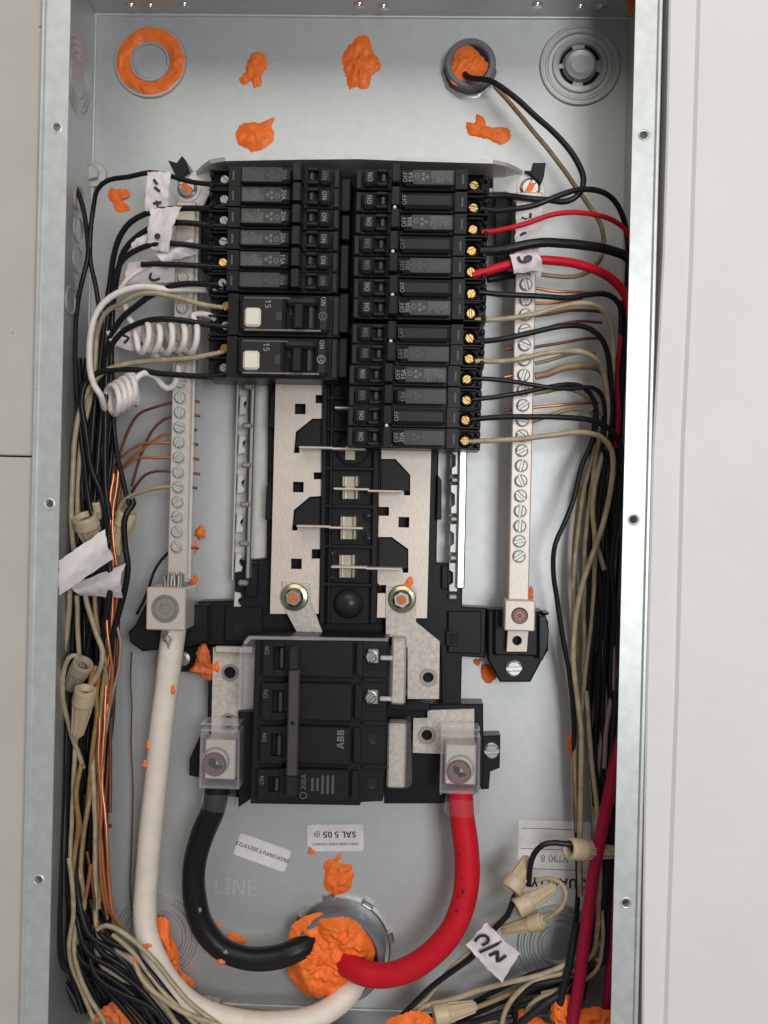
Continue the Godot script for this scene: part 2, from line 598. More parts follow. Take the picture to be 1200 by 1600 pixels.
func oval(cx: float, cy: float, rx: float, ry: float, turn := 0.0, k := 9) -> String:
	var s := ""
	for i in k:
		var a := TAU * i / k
		var w := 1.0 + 0.16 * sin(a * 3.0 + cx) + 0.1 * cos(a * 2.0 + cy)
		var q := Vector2(cos(a) * rx * w, sin(a) * ry * w).rotated(turn)
		s += "%f %f " % [cx + q.x, cy + q.y]
	return s

func wire(called: String, label: String, m: String, r_mm: float, path: String, group := "", category := "wire") -> MeshInstance3D:
	var g := G.new()
	g.tube(pts3(path), r_mm * 0.001, 10 if r_mm < 3.0 else 18, 0.004 if r_mm < 3.0 else 0.003)
	return tag(emit(called, g, M[m]), label, category, group) as MeshInstance3D

func sheet_g(g: G, a: Vector3, b: Vector3, c: Vector3, d: Vector3, bulge: float, twist := 0.0) -> void:     # paper from four corners, bent
	for side in [0.0, -0.00018]:
		var rows := []
		for i in 19:
			var row := PackedVector3Array()
			for j in 15:
				var u := j / 14.0
				var v := i / 18.0
				var q := a.lerp(b, u).lerp(d.lerp(c, u), v)
				q.z += bulge * sin(PI * v) + twist * (u - 0.5) * sin(v * 5.0) + side + 0.0011 * nz.get_noise_2d(q.x * 3600.0, q.y * 3600.0) + 0.00022 * nz.get_noise_2d(q.x * 9000.0, q.y * 9000.0)
				q.x += 0.0007 * nz.get_noise_2d(q.y * 6500.0, 7.0)
				q.y += 0.0006 * nz.get_noise_2d(q.x * 6500.0, 19.0)
				row.append(q)
			rows.append(row)
		if side == 0.0:
			rows.reverse()
		g.grid(rows)

func paper(called: String, label: String, corners: String, bulge := 0.002, twist := 0.0015, m := "paper", category := "paper tag", group := "paper marker tags on the wires") -> MeshInstance3D:
	var p := pts3(corners)
	var g := G.new()
	sheet_g(g, p[0], p[1], p[2], p[3], bulge, twist)
	return tag(emit(called, g, M[m]), label, category, group) as MeshInstance3D

func stroke(parent: Node3D, path: String, r_mm := 0.8, called := "ink_mark", m := "marker_ink") -> void:
	var g := G.new()
	g.tube(pts3(path), r_mm * 0.001, 8, 0.0015, 0.16)
	emit(called, g, M[m], parent)

func wire_nut(label: String, wide: Vector3, narrow: Vector3, r_mm := 4.6, m := "nut_cream") -> Node3D:
	var o := thing("wire_connector", label, "wire connector", wide, "twist-on wire connectors")
	var ax := narrow - wide
	var l := ax.length()
	var z := ax / l
	var x := z.cross(Vector3(0.1, 0.2, 0.97)).normalized()
	var t := Transform3D(Basis(x, z.cross(x), z), wide)
	var r := r_mm * 0.001
	var g := G.new()
	g.lathe([Vector2(r * 0.55, l * 0.12), Vector2(r * 0.8, 0), Vector2(r * 0.98, 0.0002), Vector2(r * 1.04, l * 0.06), Vector2(r * 1.04, l * 0.3), Vector2(r * 0.94, l * 0.36)], t, 24)
	emit("collar", g, M[m], o)
	g = G.new()
	g.lathe([Vector2(r * 0.93, l * 0.33), Vector2(r * 0.52, l * 0.93), Vector2(r * 0.42, l), Vector2(0.00001, l)], t, 20)
	for i in 10:
		var a := TAU * i / 10.0
		var p0 := t * Vector3(cos(a) * r * 0.9, sin(a) * r * 0.9, l * 0.36)
		var p1 := t * Vector3(cos(a) * r * 0.53, sin(a) * r * 0.53, l * 0.95)
		g.tube(PackedVector3Array([p0, p0.lerp(p1, 0.5), p1]), r * 0.1, 5, 0.02)
	emit("ribbed_cap", g, M[m], o)
	return o

func fine_print(parent: Node3D, at: Vector3, w: float, h: float, m: String, turn := 0.0) -> void:      # a line of print too small to read
	var g := G.new()
	var l := w / h / 16.0
	g.face([Vector3(-w, -h, 0) * 0.5, Vector3(w, -h, 0) * 0.5, Vector3(w, h, 0) * 0.5, Vector3(-w, h, 0) * 0.5], null, [Vector2(0, 1), Vector2(l, 1), Vector2(l, 0), Vector2(0, 0)])
	place("fine_print", g.mesh(), M[m], parent, at, turn)

# ---------- breakers, in a frame whose x runs from the inner end to the terminal, z = 0 at the bus
const ZB := 0.070

func lb(g: G, u0: float, u1: float, y0: float, y1: float, z0: float, z1: float, b := 0.0003) -> void:        # mm; z as depth behind the rim
	g.box(Vector3((u0 + u1) * 0.0005, (y0 + y1) * 0.0005, ZB - (z0 + z1) * 0.0005), Vector3(u1 - u0, y1 - y0, absf(z0 - z1)) * 0.001, b)

var pole_parts := {}

func pole_meshes() -> Dictionary:
	if pole_parts.is_empty():
		var side := Transform3D(Basis(Vector3(1, 0, 0), Vector3(0, 0, 1), Vector3(0, -1, 0)), Vector3.ZERO)
		var g := G.new()
		var prof := PackedVector2Array()
		for q in [[0, 69], [0, 34], [61, 34], [61, 30.6], [68.4, 30.6], [68.4, 44.5], [82.4, 44.5], [82.4, 69]]:
			prof.append(Vector2(q[0], 70 - q[1]) * 0.001)
		g.prism(prof, -0.0062, 0.0062, 0.0004, side)
		pole_parts["body"] = g.mesh()
		g = G.new()
		lb(g, 0.1, 3.6, -6.0, 6.0, 34.2, 32.2, 0.5)
		pole_parts["end_ledge"] = g.mesh()
		g = G.new()      # window frame: one piece with an opening
		lb(g, 4.2, 12.9, -5.0, 5.0, 34.2, 28.0, 0.4)
		lb(g, 12.7, 19.8, -5.0, -3.1, 34.2, 28.05, 0.4)
		lb(g, 12.7, 19.8, 3.1, 5.0, 34.2, 28.05, 0.4)
		pole_parts["window_frame"] = g.mesh()
		g = G.new()
		lb(g, 12.9, 19.8, -3.05, 3.05, 34.3, 33.6, 0.1)
		pole_parts["slot"] = g.mesh()
		g = G.new()
		lb(g, 15.5, 18.6, -3.0, 3.0, 34.2, 29.6, 0.5)
		pole_parts["rocker"] = g.mesh()
		g = G.new()
		var hp := PackedVector2Array()
		for q in [[21.8, 34.2], [22.2, 20.5], [22.9, 19.4], [26.9, 19.2], [27.6, 20.2], [28.2, 34.2]]:
			hp.append(Vector2(q[0], 70 - q[1]) * 0.001)
		g.prism(hp, -0.0055, 0.0055, 0.0006, side)
		pole_parts["handle"] = g.mesh()
		g = G.new()
		lb(g, 28.4, 60.6, -4.9, 4.9, 34.2, 27.4, 0.5)
		pole_parts["label_plate"] = g.mesh()
		g = G.new()
		for s in [-6.1, 5.0]:
			lb(g, 68.2, 82.2 if s < 0 else 79.0, s, s + 1.1, 45.0, 37.0, 0.4)
		lb(g, 79.4, 82.3, -5.1, -1.6, 45.0, 38.5, 0.4)
		lb(g, 79.4, 82.3, 1.7, 5.1, 45.0, 38.5, 0.4)
		pole_parts["terminal_wall"] = g.mesh()
		g = G.new()
		g.lathe([Vector2(0.0046, 0), Vector2(0.0046, 0.0035), Vector2(0.0038, 0.0042), Vector2(0.0034, 0.0035), Vector2(0.0032, 0)], Transform3D(Basis(), Vector3(0.0735, 0, ZB - 0.0446)), 24)
		pole_parts["terminal_well"] = g.mesh()
		g = G.new()
		g.face([Vector3(0.0352, -0.0044, ZB - 0.02725), Vector3(0.0598, -0.0044, ZB - 0.02725), Vector3(0.0598, 0.0044, ZB - 0.02725), Vector3(0.0352, 0.0044, ZB - 0.02725)], null, [Vector2(0, 1), Vector2(1, 1), Vector2(1, 0), Vector2(0, 0)])
		pole_parts["rating_print"] = g.mesh()
	return pole_parts

func pole(o: Node3D, y: float, amp: String, off: bool, print_i: int, screw: String, bright := true) -> void:
	var q := pole_meshes()
	var at := Vector3(0, y, 0)
	place("body", q["body"], M["breaker_black"], o, at)
	place("end_ledge", q["end_ledge"], M["breaker_grey"], o, at)
	place("window_frame", q["window_frame"], M["breaker_grey"], o, at)
	place("slot", q["slot"], M["hole_black"], o, at)
	place("rocker", q["rocker"], M["rocker_grey"], o, at)
	place("handle", q["handle"], M["handle_black"], o, at)
	var lp := place("label_plate", q["label_plate"], M["breaker_grey"], o, at)
	if print_i >= 0:
		place("rating_print", q["rating_print"], M["small_print_%d" % print_i], lp, Vector3.ZERO)
	place("terminal_wall", q["terminal_wall"], M["breaker_black"], o, at)
	place("terminal_well", q["terminal_well"], M["hole_black"], o, at)
	var w := place("terminal_screw", slotted(0.0031, 0.002), M[screw], o, Vector3(0.0728, y - 0.0004, ZB - 0.0415), rng.randf() * PI)
	w.rotation.x = 0.1
	var ink: Material = M["print_white"] if bright else M["print_faint"]
	letters("lettering", "ON", 0.0026, ink, o, Vector3(0.0087, y, ZB - 0.02785), PI / 2)
	if off:
		letters("lettering", "OFF", 0.0026, ink, lp, Vector3(0.0301, 0, ZB - 0.02725), PI / 2)
	if amp != "":
		letters("lettering", amp, 0.0027, ink if amp != "15A " else M["print_faint"], lp, Vector3(0.0337, 0, ZB - 0.02725), PI / 2)
	fine_print(o, Vector3(0.0655, y, ZB - 0.03045), 0.006, 0.0013, "fine_print_faint", PI / 2)

func breaker(label: String, rows: Array, px: float, turn: float, group: String) -> Node3D:   # rows: [py of plate centre, amps, print, screw, bright]
	var base := P(px, rows[0][0], 27.4)
	base.z = -ZB
	var o := thing("circuit_breaker", label, "circuit breaker", base, group, turn)
	for i in rows.size():
		var r = rows[i]
		var y: float = 0.0 if i == 0 else (P(px, r[0], 27.4).y - base.y) * (1.0 if turn == 0.0 else -1.0)
		pole(o, y, r[1], turn == 0.0 and r[5], r[2], r[3], r[4])
		if i == 1:
			var g := G.new()
			g.lathe([Vector2(0.0011, 0), Vector2(0.001, 0.0008), Vector2(0.0006, 0.0012), Vector2(0.00001, 0.0012)], Transform3D(), 10)
			place("tie_pin", g.mesh(), M["paper_label"], o, Vector3(0.0245, y * 0.5, ZB - 0.0206))
	return o

func wide_breaker(label: String, px: float, py: float) -> void:
	var base := P(px, py, 27.4)
	base.z = -ZB
	var o := thing("circuit_breaker", label, "circuit breaker", base, "breakers beside the braided white pigtails", PI)
	var side := Transform3D(Basis(Vector3(1, 0, 0), Vector3(0, 0, 1), Vector3(0, -1, 0)), Vector3.ZERO)
	var at := Vector3.ZERO
	var g := G.new()
	var prof := PackedVector2Array()
	for q in [[0, 69], [0, 34], [62, 34], [62, 30.6], [68.4, 30.6], [68.4, 44.5], [82.4, 44.5], [82.4, 69]]:
		prof.append(Vector2(q[0], 70 - q[1]) * 0.001)
	g.prism(prof, -0.0128, 0.0128, 0.0004, side)
	place("body", g.mesh(), M["breaker_black"], o, at)
	g = G.new()
	lb(g, 0.1, 3.8, -12.2, 12.2, 34.2, 32.0, 0.5)
	place("end_ledge", g.mesh(), M["breaker_grey"], o, at)
	g = G.new()      # face plate round the window
	lb(g, 32.6, 60.8, -11.4, 11.4, 34.2, 27.2, 0.5)
	lb(g, 5.2, 13.2, -11.4, 11.4, 34.2, 27.2, 0.5)
	lb(g, 13.0, 32.8, -11.4, -5.2, 34.2, 27.25, 0.4)
	lb(g, 13.0, 32.8, 9.2, 11.4, 34.2, 27.25, 0.4)
	var fp := place("face_plate", g.mesh(), M["breaker_grey"], o, at)
	g = G.new()
	lb(g, 13.1, 32.7, -5.2, 9.2, 34.4, 33.5, 0.1)
	place("slot", g.mesh(), M["hole_black"], o, at)
	g = G.new()
	var hp := PackedVector2Array()
	for q in [[20.6, 34], [21.0, 22.5], [21.8, 21], [25.6, 21], [26.4, 22], [27.0, 34]]:
		hp.append(Vector2(q[0], 70 - q[1]) * 0.001)
	g.prism(hp, -0.009, 0.005, 0.0006, side)
	place("handle", g.mesh(), M["handle_black"], o, at)
	g = G.new()
	lb(g, 15.4, 18.6, -5.0, 9.0, 34, 28.4, 1.2)
	place("rocker", g.mesh(), M["rocker_grey"], o, at)
	g = G.new()
	lb(g, 47.4, 57.4, -3.2, 8.4, 30, 25.6, 0.9)
	place("test_button", g.mesh(), M["white_button"], o, at)
	g = G.new()
	lb(g, 34.4, 38.2, -1.2, 4.4, 27.6, 27.0, 0.2)
	place("grey_window", g.mesh(), M["rocker_grey"], fp, at)
	letters("lettering", "15", 0.0036, M["print_white"], fp, Vector3(0.0432, -0.0058, ZB - 0.02705), PI / 2)
	letters("lettering", "ON", 0.0027, M["print_white"], fp, Vector3(0.0092, -0.0078, ZB - 0.02705), PI / 2)
	letters("lettering", "TEST", 0.0011, M["print_faint"], fp, Vector3(0.0524, 0.0096, ZB - 0.02705), 0)
	letters("lettering", "OFF", 0.0022, M["print_faint"], o, Vector3(0.0297, -0.003, ZB - 0.0333), PI / 2)
	g = G.new()
	g.lathe([Vector2(0.0026, 0), Vector2(0.0026, 0.0001), Vector2(0.0022, 0.0001), Vector2(0.0022, 0)], Transform3D(), 24)
	place("round_emblem", g.mesh(), M["print_faint"] if py < 500 else M["print_white"], fp, Vector3(0.0094, 0.0012, ZB - 0.02715))
	letters("lettering", "GE", 0.0021, M["print_faint"] if py < 500 else M["print_white"], fp, Vector3(0.0094, 0.0012, ZB - 0.02705), PI / 2, "Droid Serif")
	fine_print(fp, Vector3(0.034, 0.0102, ZB - 0.02708), 0.047, 0.0013, "fine_print")
	fine_print(fp, Vector3(0.044, -0.0094, ZB - 0.02708), 0.028, 0.0012, "fine_print_faint")
	g = G.new()
	for s in [[37.0, 0.9], [46.0, 5.8]]:
		lb(g, s[0], s[0] + 0.15, -4.0, 8.0, 27.3, 27.1, 0.02)
	lb(g, 37, 46.2, 2.4, 2.55, 27.3, 27.12, 0.02)
	place("printed_line", g.mesh(), M["hole_black"], fp, at)
	g = G.new()
	for s in [-12.6, -0.6, 11.4]:
		lb(g, 68.2, 82.2, s, s + 1.2, 45.0, 37.0, 0.4)
	place("terminal_wall", g.mesh(), M["breaker_black"], o, at)
	for s in [[-0.0066, "brass"], [0.0058, "lug_steel"]]:
		place("terminal_well", pole_meshes()["terminal_well"], M["hole_black"], o, Vector3(0, s[0], 0))
		place("terminal_screw", slotted(0.0031, 0.002), M[s[1]], o, Vector3(0.0715, s[0], ZB - 0.0415), rng.randf() * PI)

# ---------- the scene
func _ready() -> void:
	rng.seed = 7
	nz.seed = 4
	nz.frequency = 0.03
	nz.fractal_octaves = 2
	var cam := Camera3D.new()
	cam.name = "camera"
	cam.transform = Transform3D(cam_basis, EYE)
	cam.fov = 53.1301
	cam.near = 0.02
	cam.far = 30.0
	add_child(cam)
	cam.current = true
	var we := WorldEnvironment.new()
	we.name = "room_air"
	var e := Environment.new()
	e.background_mode = Environment.BG_COLOR
	e.background_color = lin(0.62, 0.61, 0.6)
	e.background_energy_multiplier = 0.38
	e.tonemap_mode = Environment.TONE_MAPPER_LINEAR
	e.tonemap_exposure = 0.92
	e.sdfgi_enabled = true
	e.ssao_enabled = true
	e.ssil_enabled = true
	we.environment = e
	add_child(we)
	area("ceiling_light", Vector3(0.0, 1.42, 1.5), Vector3(0, 0.05, 0), Vector2(1.7, 1.2), 1.95, Color(1.0, 0.98, 0.95))
	area("window_light", Vector3(0.52, 0.08, 1.4), Vector3(0, -0.02, 0), Vector2(0.45, 0.55), 1.16, Color(0.98, 0.99, 1.0))
	make_materials()
	build_walls()
	build_box()
	build_interior()
	build_rails()
	build_terminal_bars()
	build_breakers()
	build_main()
	build_cables()
	build_left_wires()
	build_right_wires()
	build_paper()
	build_putty()

func area(called: String, at: Vector3, to: Vector3, size: Vector2, energy: float, c: Color) -> void:
	var l := AreaLight3D.new()
	l.name = called
	l.area_size = size
	l.light_energy = energy
	l.light_color = c
	l.area_range = 8.0
	l.area_attenuation = 2.0
	l.shadow_enabled = true
	add_child(l)
	l.look_at_from_position(at, to)

func build_walls() -> void:
	var g := G.new()
	g.box(Vector3(-0.3325, -0.145 + 0.2, -0.014), Vector3(0.3, 0.42, 0.02), 0.0008)
	var seam := P(30, 713, 4).y
	g = G.new()
	g.box(Vector3(-0.3335, seam + 0.4005, -0.012), Vector3(0.302, 0.8, 0.016), 0.0007)
	var lw := emit("wall", g, M["wall_beige"])
	struct(lw)
	for q in [[62, 42, 4, 1.0], [66, 376, 2.5, 1.2], [46, 686, 3, 1.6], [28, 250, 1.5, 1.0], [20, 520, 1.2, 2.0]]:
		g = G.new()
		blob_g(g, pts2(oval(q[0], q[1], q[2], q[3]), 4), -0.0041, 0.00025, q[0])
		emit("paint_chip", g, M["gap_wood"], lw)
	g = G.new()
	g.box(Vector3(-0.3335, seam - 0.4005, -0.0125), Vector3(0.302, 0.8, 0.016), 0.0007)
	struct(emit("wall", g, M["wall_beige"]))
	g = G.new()
	g.box(Vector3(0, 0, -0.105), Vector3(1.6, 1.6, 0.02), 0.001)
	struct(emit("wall_backing", g, M["gap_wood"]))
	g = G.new()
	g.box(Vector3(0.34, 0, -0.030), Vector3(0.3215, 1.5, 0.03), 0.001)
	struct(emit("wall_stud", g, M["gap_wood"]))
	# white board to the right, its cut edge not quite along the box, and the door slab that overlaps it
	g = G.new()
	PR(g, "1047 -60 1042 200 1036 400 1019 720 1010 1080 1005 1420 1003 1680 1800 1680 1800 -60", -3, 12, 0.001)
	struct(emit("wall", g, M["wall_white"]))
	g = G.new()
	var poly := pts2("1093 -60 1079 420 1066 700 1057 1080 1043 1480 1037 1680 1800 1680 1800 -60", -7)
	g.prism(poly, 0.0029, 0.005, 0.0019)
	struct(emit("wall_panel", g, M["wall_white"]))

func build_box() -> void:
	var o := thing("electrical_panel_box", "open galvanised steel electrical box set into the wall, holding breakers and wires", "electrical box", Vector3(0, 0, BACK))
	var g := G.new()
	var xl := -0.1803
	var xr := 0.1785
	var yt := 0.3329
	var yb := -0.3365
	var w := 0.0013
	g.box(Vector3((xl + xr) * 0.5, (yt + yb) * 0.5, BACK - w * 0.5), Vector3(xr - xl + 2 * w, yt - yb + 2 * w, w), 0.0002)
	emit("back_panel", g, M["steel"], o)
	for s in [[xl - w * 0.5, 1.0], [xr + w * 0.5, -1.0]]:
		g = G.new()
		g.box(Vector3(s[0], (yt + yb) * 0.5, (BACK + 0.0008) * 0.5), Vector3(w, yt - yb, -BACK - 0.0008), 0.0003)
		emit("side_wall", g, M["steel"], o)
		g = G.new()
		g.box(Vector3(s[0], (yt + yb) * 0.5, 0.0006), Vector3(w + 0.0012, yt - yb, 0.0026), 0.0006)
		emit("folded_edge", g, M["steel_rim"], o)
	for y in [yt + w * 0.5, yb - w * 0.5]:
		g = G.new()
		g.box(Vector3((xl + xr) * 0.5, y, (BACK + 0.0008) * 0.5), Vector3(xr - xl + 2 * w, w, -BACK - 0.0008), 0.0003)
		emit("top_wall" if y > 0 else "bottom_wall", g, M["steel"], o)
	# flange of the rim with its screw holes
	var fl := [["88 199 77 787 60 1375", xl, -0.1657], ["1006 211 990 812 978 1411", 0.1650, xr]]
	for f in fl:
		var holes := []
		var a := nums(f[0])
		for i in 3:
			var p := P(a[i * 2], a[i * 2 + 1], 0)
			holes.append(["round", p, 0.0023])
		csg_plate("flange", PackedVector2Array([Vector2(f[1], yb), Vector2(f[2], yb), Vector2(f[2], yt), Vector2(f[1], yt)]), -0.0013, 0.0, holes, M["steel_rim"], o)
		for h in holes:
			g = G.new()
			g.lathe([Vector2(0.0035, 0.00003), Vector2(0.0029, 0.0003), Vector2(0.0023, 0.0001), Vector2(0.0022, -0.004)], Transform3D(Basis(), h[1]), 26)
			emit("screw_hole", g, M["steel_rim"], o)
	# corner bends
	g = G.new()
	g.tube(PackedVector3Array([Vector3(xl, yt - 0.0004, BACK + 0.0005), Vector3(0, yt - 0.0004, BACK + 0.0005), Vector3(xr, yt - 0.0004, BACK + 0.0005)]), 0.0011, 8, 0.05)
	emit("bent_seam", g, M["steel_rim"], o)
	g = G.new()
	g.tube(PackedVector3Array([Vector3(xl + 0.0003, yt, BACK + 0.0004), Vector3(xl + 0.0003, 0, BACK + 0.0004), Vector3(xl + 0.0003, yb, BACK + 0.0004)]), 0.0010, 8, 0.05)
	emit("bent_seam", g, M["steel_rim"], o)
	g = G.new()
	g.tube(PackedVector3Array([Vector3(xl, yb + 0.0004, BACK + 0.0005), Vector3(0, yb + 0.0004, BACK + 0.0005), Vector3(xr, yb + 0.0004, BACK + 0.0005)]), 0.0011, 8, 0.05)
	emit("bent_seam", g, M["steel_rim"], o)
	# knockouts in the back panel
	for k in [[235, 97, "23.5 12.6"], [906, 103, "25.6 22.5 17.2"], [872, 1476, "26 22 18 12.5"], [245, 1462, "27 23 19"]]:
		var c := P(k[0], k[1], 91)
		var kn := Node3D.new()
		kn.name = "knockout"
		kn.position = c - o.position
		o.add_child(kn, true)
		for r in nums(k[2]):
			g = G.new()
			g.lathe(ring_prof(r * 0.001, 0.0016, 0.0016), Transform3D(Basis(), c), 48)
			emit("knockout_ring", g, M["screw_steel"] if k[0] == 906 else M["steel"], kn)
		if k[0] == 906:
			g = G.new()
			for a in [0.3, 2.0, 3.3, 4.9]:
				g.lathe([Vector2(0.0138, 0.0006), Vector2(0.0114, 0.0006)], Transform3D(Basis(), c), 16, false, a, a + 1.05)
			emit("knockout_slot", g, M["hole_black"], kn)
			g = G.new()
			g.lathe([Vector2(0.0108, 0.001), Vector2(0.0102, 0.0036), Vector2(0.0088, 0.0044), Vector2(0.006, 0.0036), Vector2(0.00001, 0.0034)], Transform3D(Basis(), c), 36)
			g.lathe([Vector2(0.0252, 0), Vector2(0.0246, 0.0010), Vector2(0.0226, 0.0010), Vector2(0.0222, 0.0002), Vector2(0.0175, 0.0002), Vector2(0.0170, 0.0016), Vector2(0.0146, 0.0020), Vector2(0.0142, 0.0006)], Transform3D(Basis(), c), 48)
			emit("knockout_slug", g, M["faint_steel"], kn)
		for a in [0.15, 1.7, 3.2, 4.6]:
			g = G.new()
			var rr := nums(k[2])[0] * 0.001
			g.lathe([Vector2(0.0018, 0), Vector2(0.0013, 0.0009), Vector2(0.00001, 0.0012)], Transform3D(Basis(), c + Vector3(cos(a), sin(a), 0) * rr), 12, true)
			emit("knockout_tie", g, M["bright_steel"], kn)
	# knockouts in the left side wall
	var on_wall := Basis(Vector3(0, 0, -1), Vector3(0, 1, 0), Vector3(1, 0, 0))
	for k in [[122, 122, "23 19 14"], [123, 310, "8.5"], [122, 358, "8.5"], [121, 405, "8.5"], [110, 470, "8.5"]]:
		var c := PX(k[0], k[1], xl)
		var kn := Node3D.new()
		kn.name = "knockout"
		kn.position = c - o.position
		o.add_child(kn, true)
		for r in nums(k[2]):
			g = G.new()
			g.lathe(ring_prof(r * 0.001, 0.0014, 0.0009), Transform3D(on_wall, c), 40)
			emit("knockout_ring", g, M["steel"], kn)
	# screws and rivets of the top wall
	var down := Basis(Vector3(1, 0, 0), Vector3(0, 0, 1), Vector3(0, -1, 0))
	for s in [[205, 9, 0], [235, 10, 0], [288, 8, 1], [561, 8, 1], [599, 11, 0], [839, 8, 1], [906, 11, 0], [938, 12, 0]]:
		var c := PY(s[0], s[1], yt)
		g = G.new()
		g.lathe([Vector2(0.0036, 0), Vector2(0.0034, 0.0007), Vector2(0.0022, 0.0009), Vector2(0.002, 0.0002)], Transform3D(down, c), 22)
		g.lathe([Vector2(0.0026, 0), Vector2(0.0022, 0.0013), Vector2(0.00001, 0.0014)], Transform3D(down, c), 18)
		emit("rivet" if s[2] == 0 else "wall_screw", g, M["bright_steel"], o)
	var c1 := P(147, 273, 90)
	var ms := thing("mounting_screw", "shiny zinc hex screw in the corner of the back panel under the upper left knockout", "screw", c1)
	g = G.new()
	g.lathe([Vector2(0.0085, 0), Vector2(0.0082, 0.0012), Vector2(0.0045, 0.0016)], Transform3D(Basis(), c1), 28)
	emit("washer", g, M["screw_steel"], ms)
	g = hex_mesh(0.0052, 0.0048)
	place("hex_head", g.mesh(), M["screw_steel"], ms, Vector3(0, 0, 0.001))
	# LINE pressed into the steel
	letters("pressed_lettering", "LINE", 0.0105, M["faint_steel"], o, P(368, 1386, 91) - o.position, -0.02)
	# bushing of the upper conduit and hub of the service conduit
	var c2 := P(734, 109, 91)
	var bu := thing("conduit_bushing", "grey plastic conduit bushing filled with orange putty at the top", "conduit bushing", c2, "")
	g = G.new()
	g.lathe([Vector2(0.0185, 0), Vector2(0.0185, 0.0018), Vector2(0.0172, 0.0024), Vector2(0.0172, 0.0034)], Transform3D(Basis(), c2 + Vector3(-0.0005, -0.002, 0)), 10)
	emit("locknut", g, M["bright_steel"], bu)
	g = G.new()
	g.lathe([Vector2(0.0168, 0), Vector2(0.0168, 0.0095), Vector2(0.0158, 0.011), Vector2(0.0130, 0.0112), Vector2(0.0122, 0.0100), Vector2(0.0118, 0.002)], Transform3D(Basis(), c2), 40)
	emit("bushing_ring", g, M["grey_pvc"], bu)
	var c3 := P(533, 1478, 91)
	var hub := thing("service_conduit_hub", "large grey conduit hub at the bottom, plugged with orange putty round three thick cables", "conduit hub", c3)
	g = G.new()
	g.lathe([Vector2(0.0335, 0), Vector2(0.0335, 0.0035), Vector2(0.0325, 0.0045), Vector2(0.0302, 0.0045)], Transform3D(Basis(), c3), 48)
	for i in 8:
		var a := TAU * i / 8.0 + 0.25
		g.box(c3 + Vector3(cos(a), sin(a), 0) * 0.0345 + Vector3(0, 0, 0.0022), Vector3(0.0035, 0.008, 0.0038), 0.0008, Basis(Vector3(0, 0, 1), a))
	emit("locknut", g, M["bright_steel"], hub)
	g = G.new()
	g.lathe([Vector2(0.0302, 0), Vector2(0.0302, 0.020), Vector2(0.0288, 0.0222), Vector2(0.0262, 0.0222), Vector2(0.0252, 0.020), Vector2(0.0252, 0.003)], Transform3D(Basis(), c3), 56)
	emit("bushing_ring", g, M["grey_pvc"], hub)

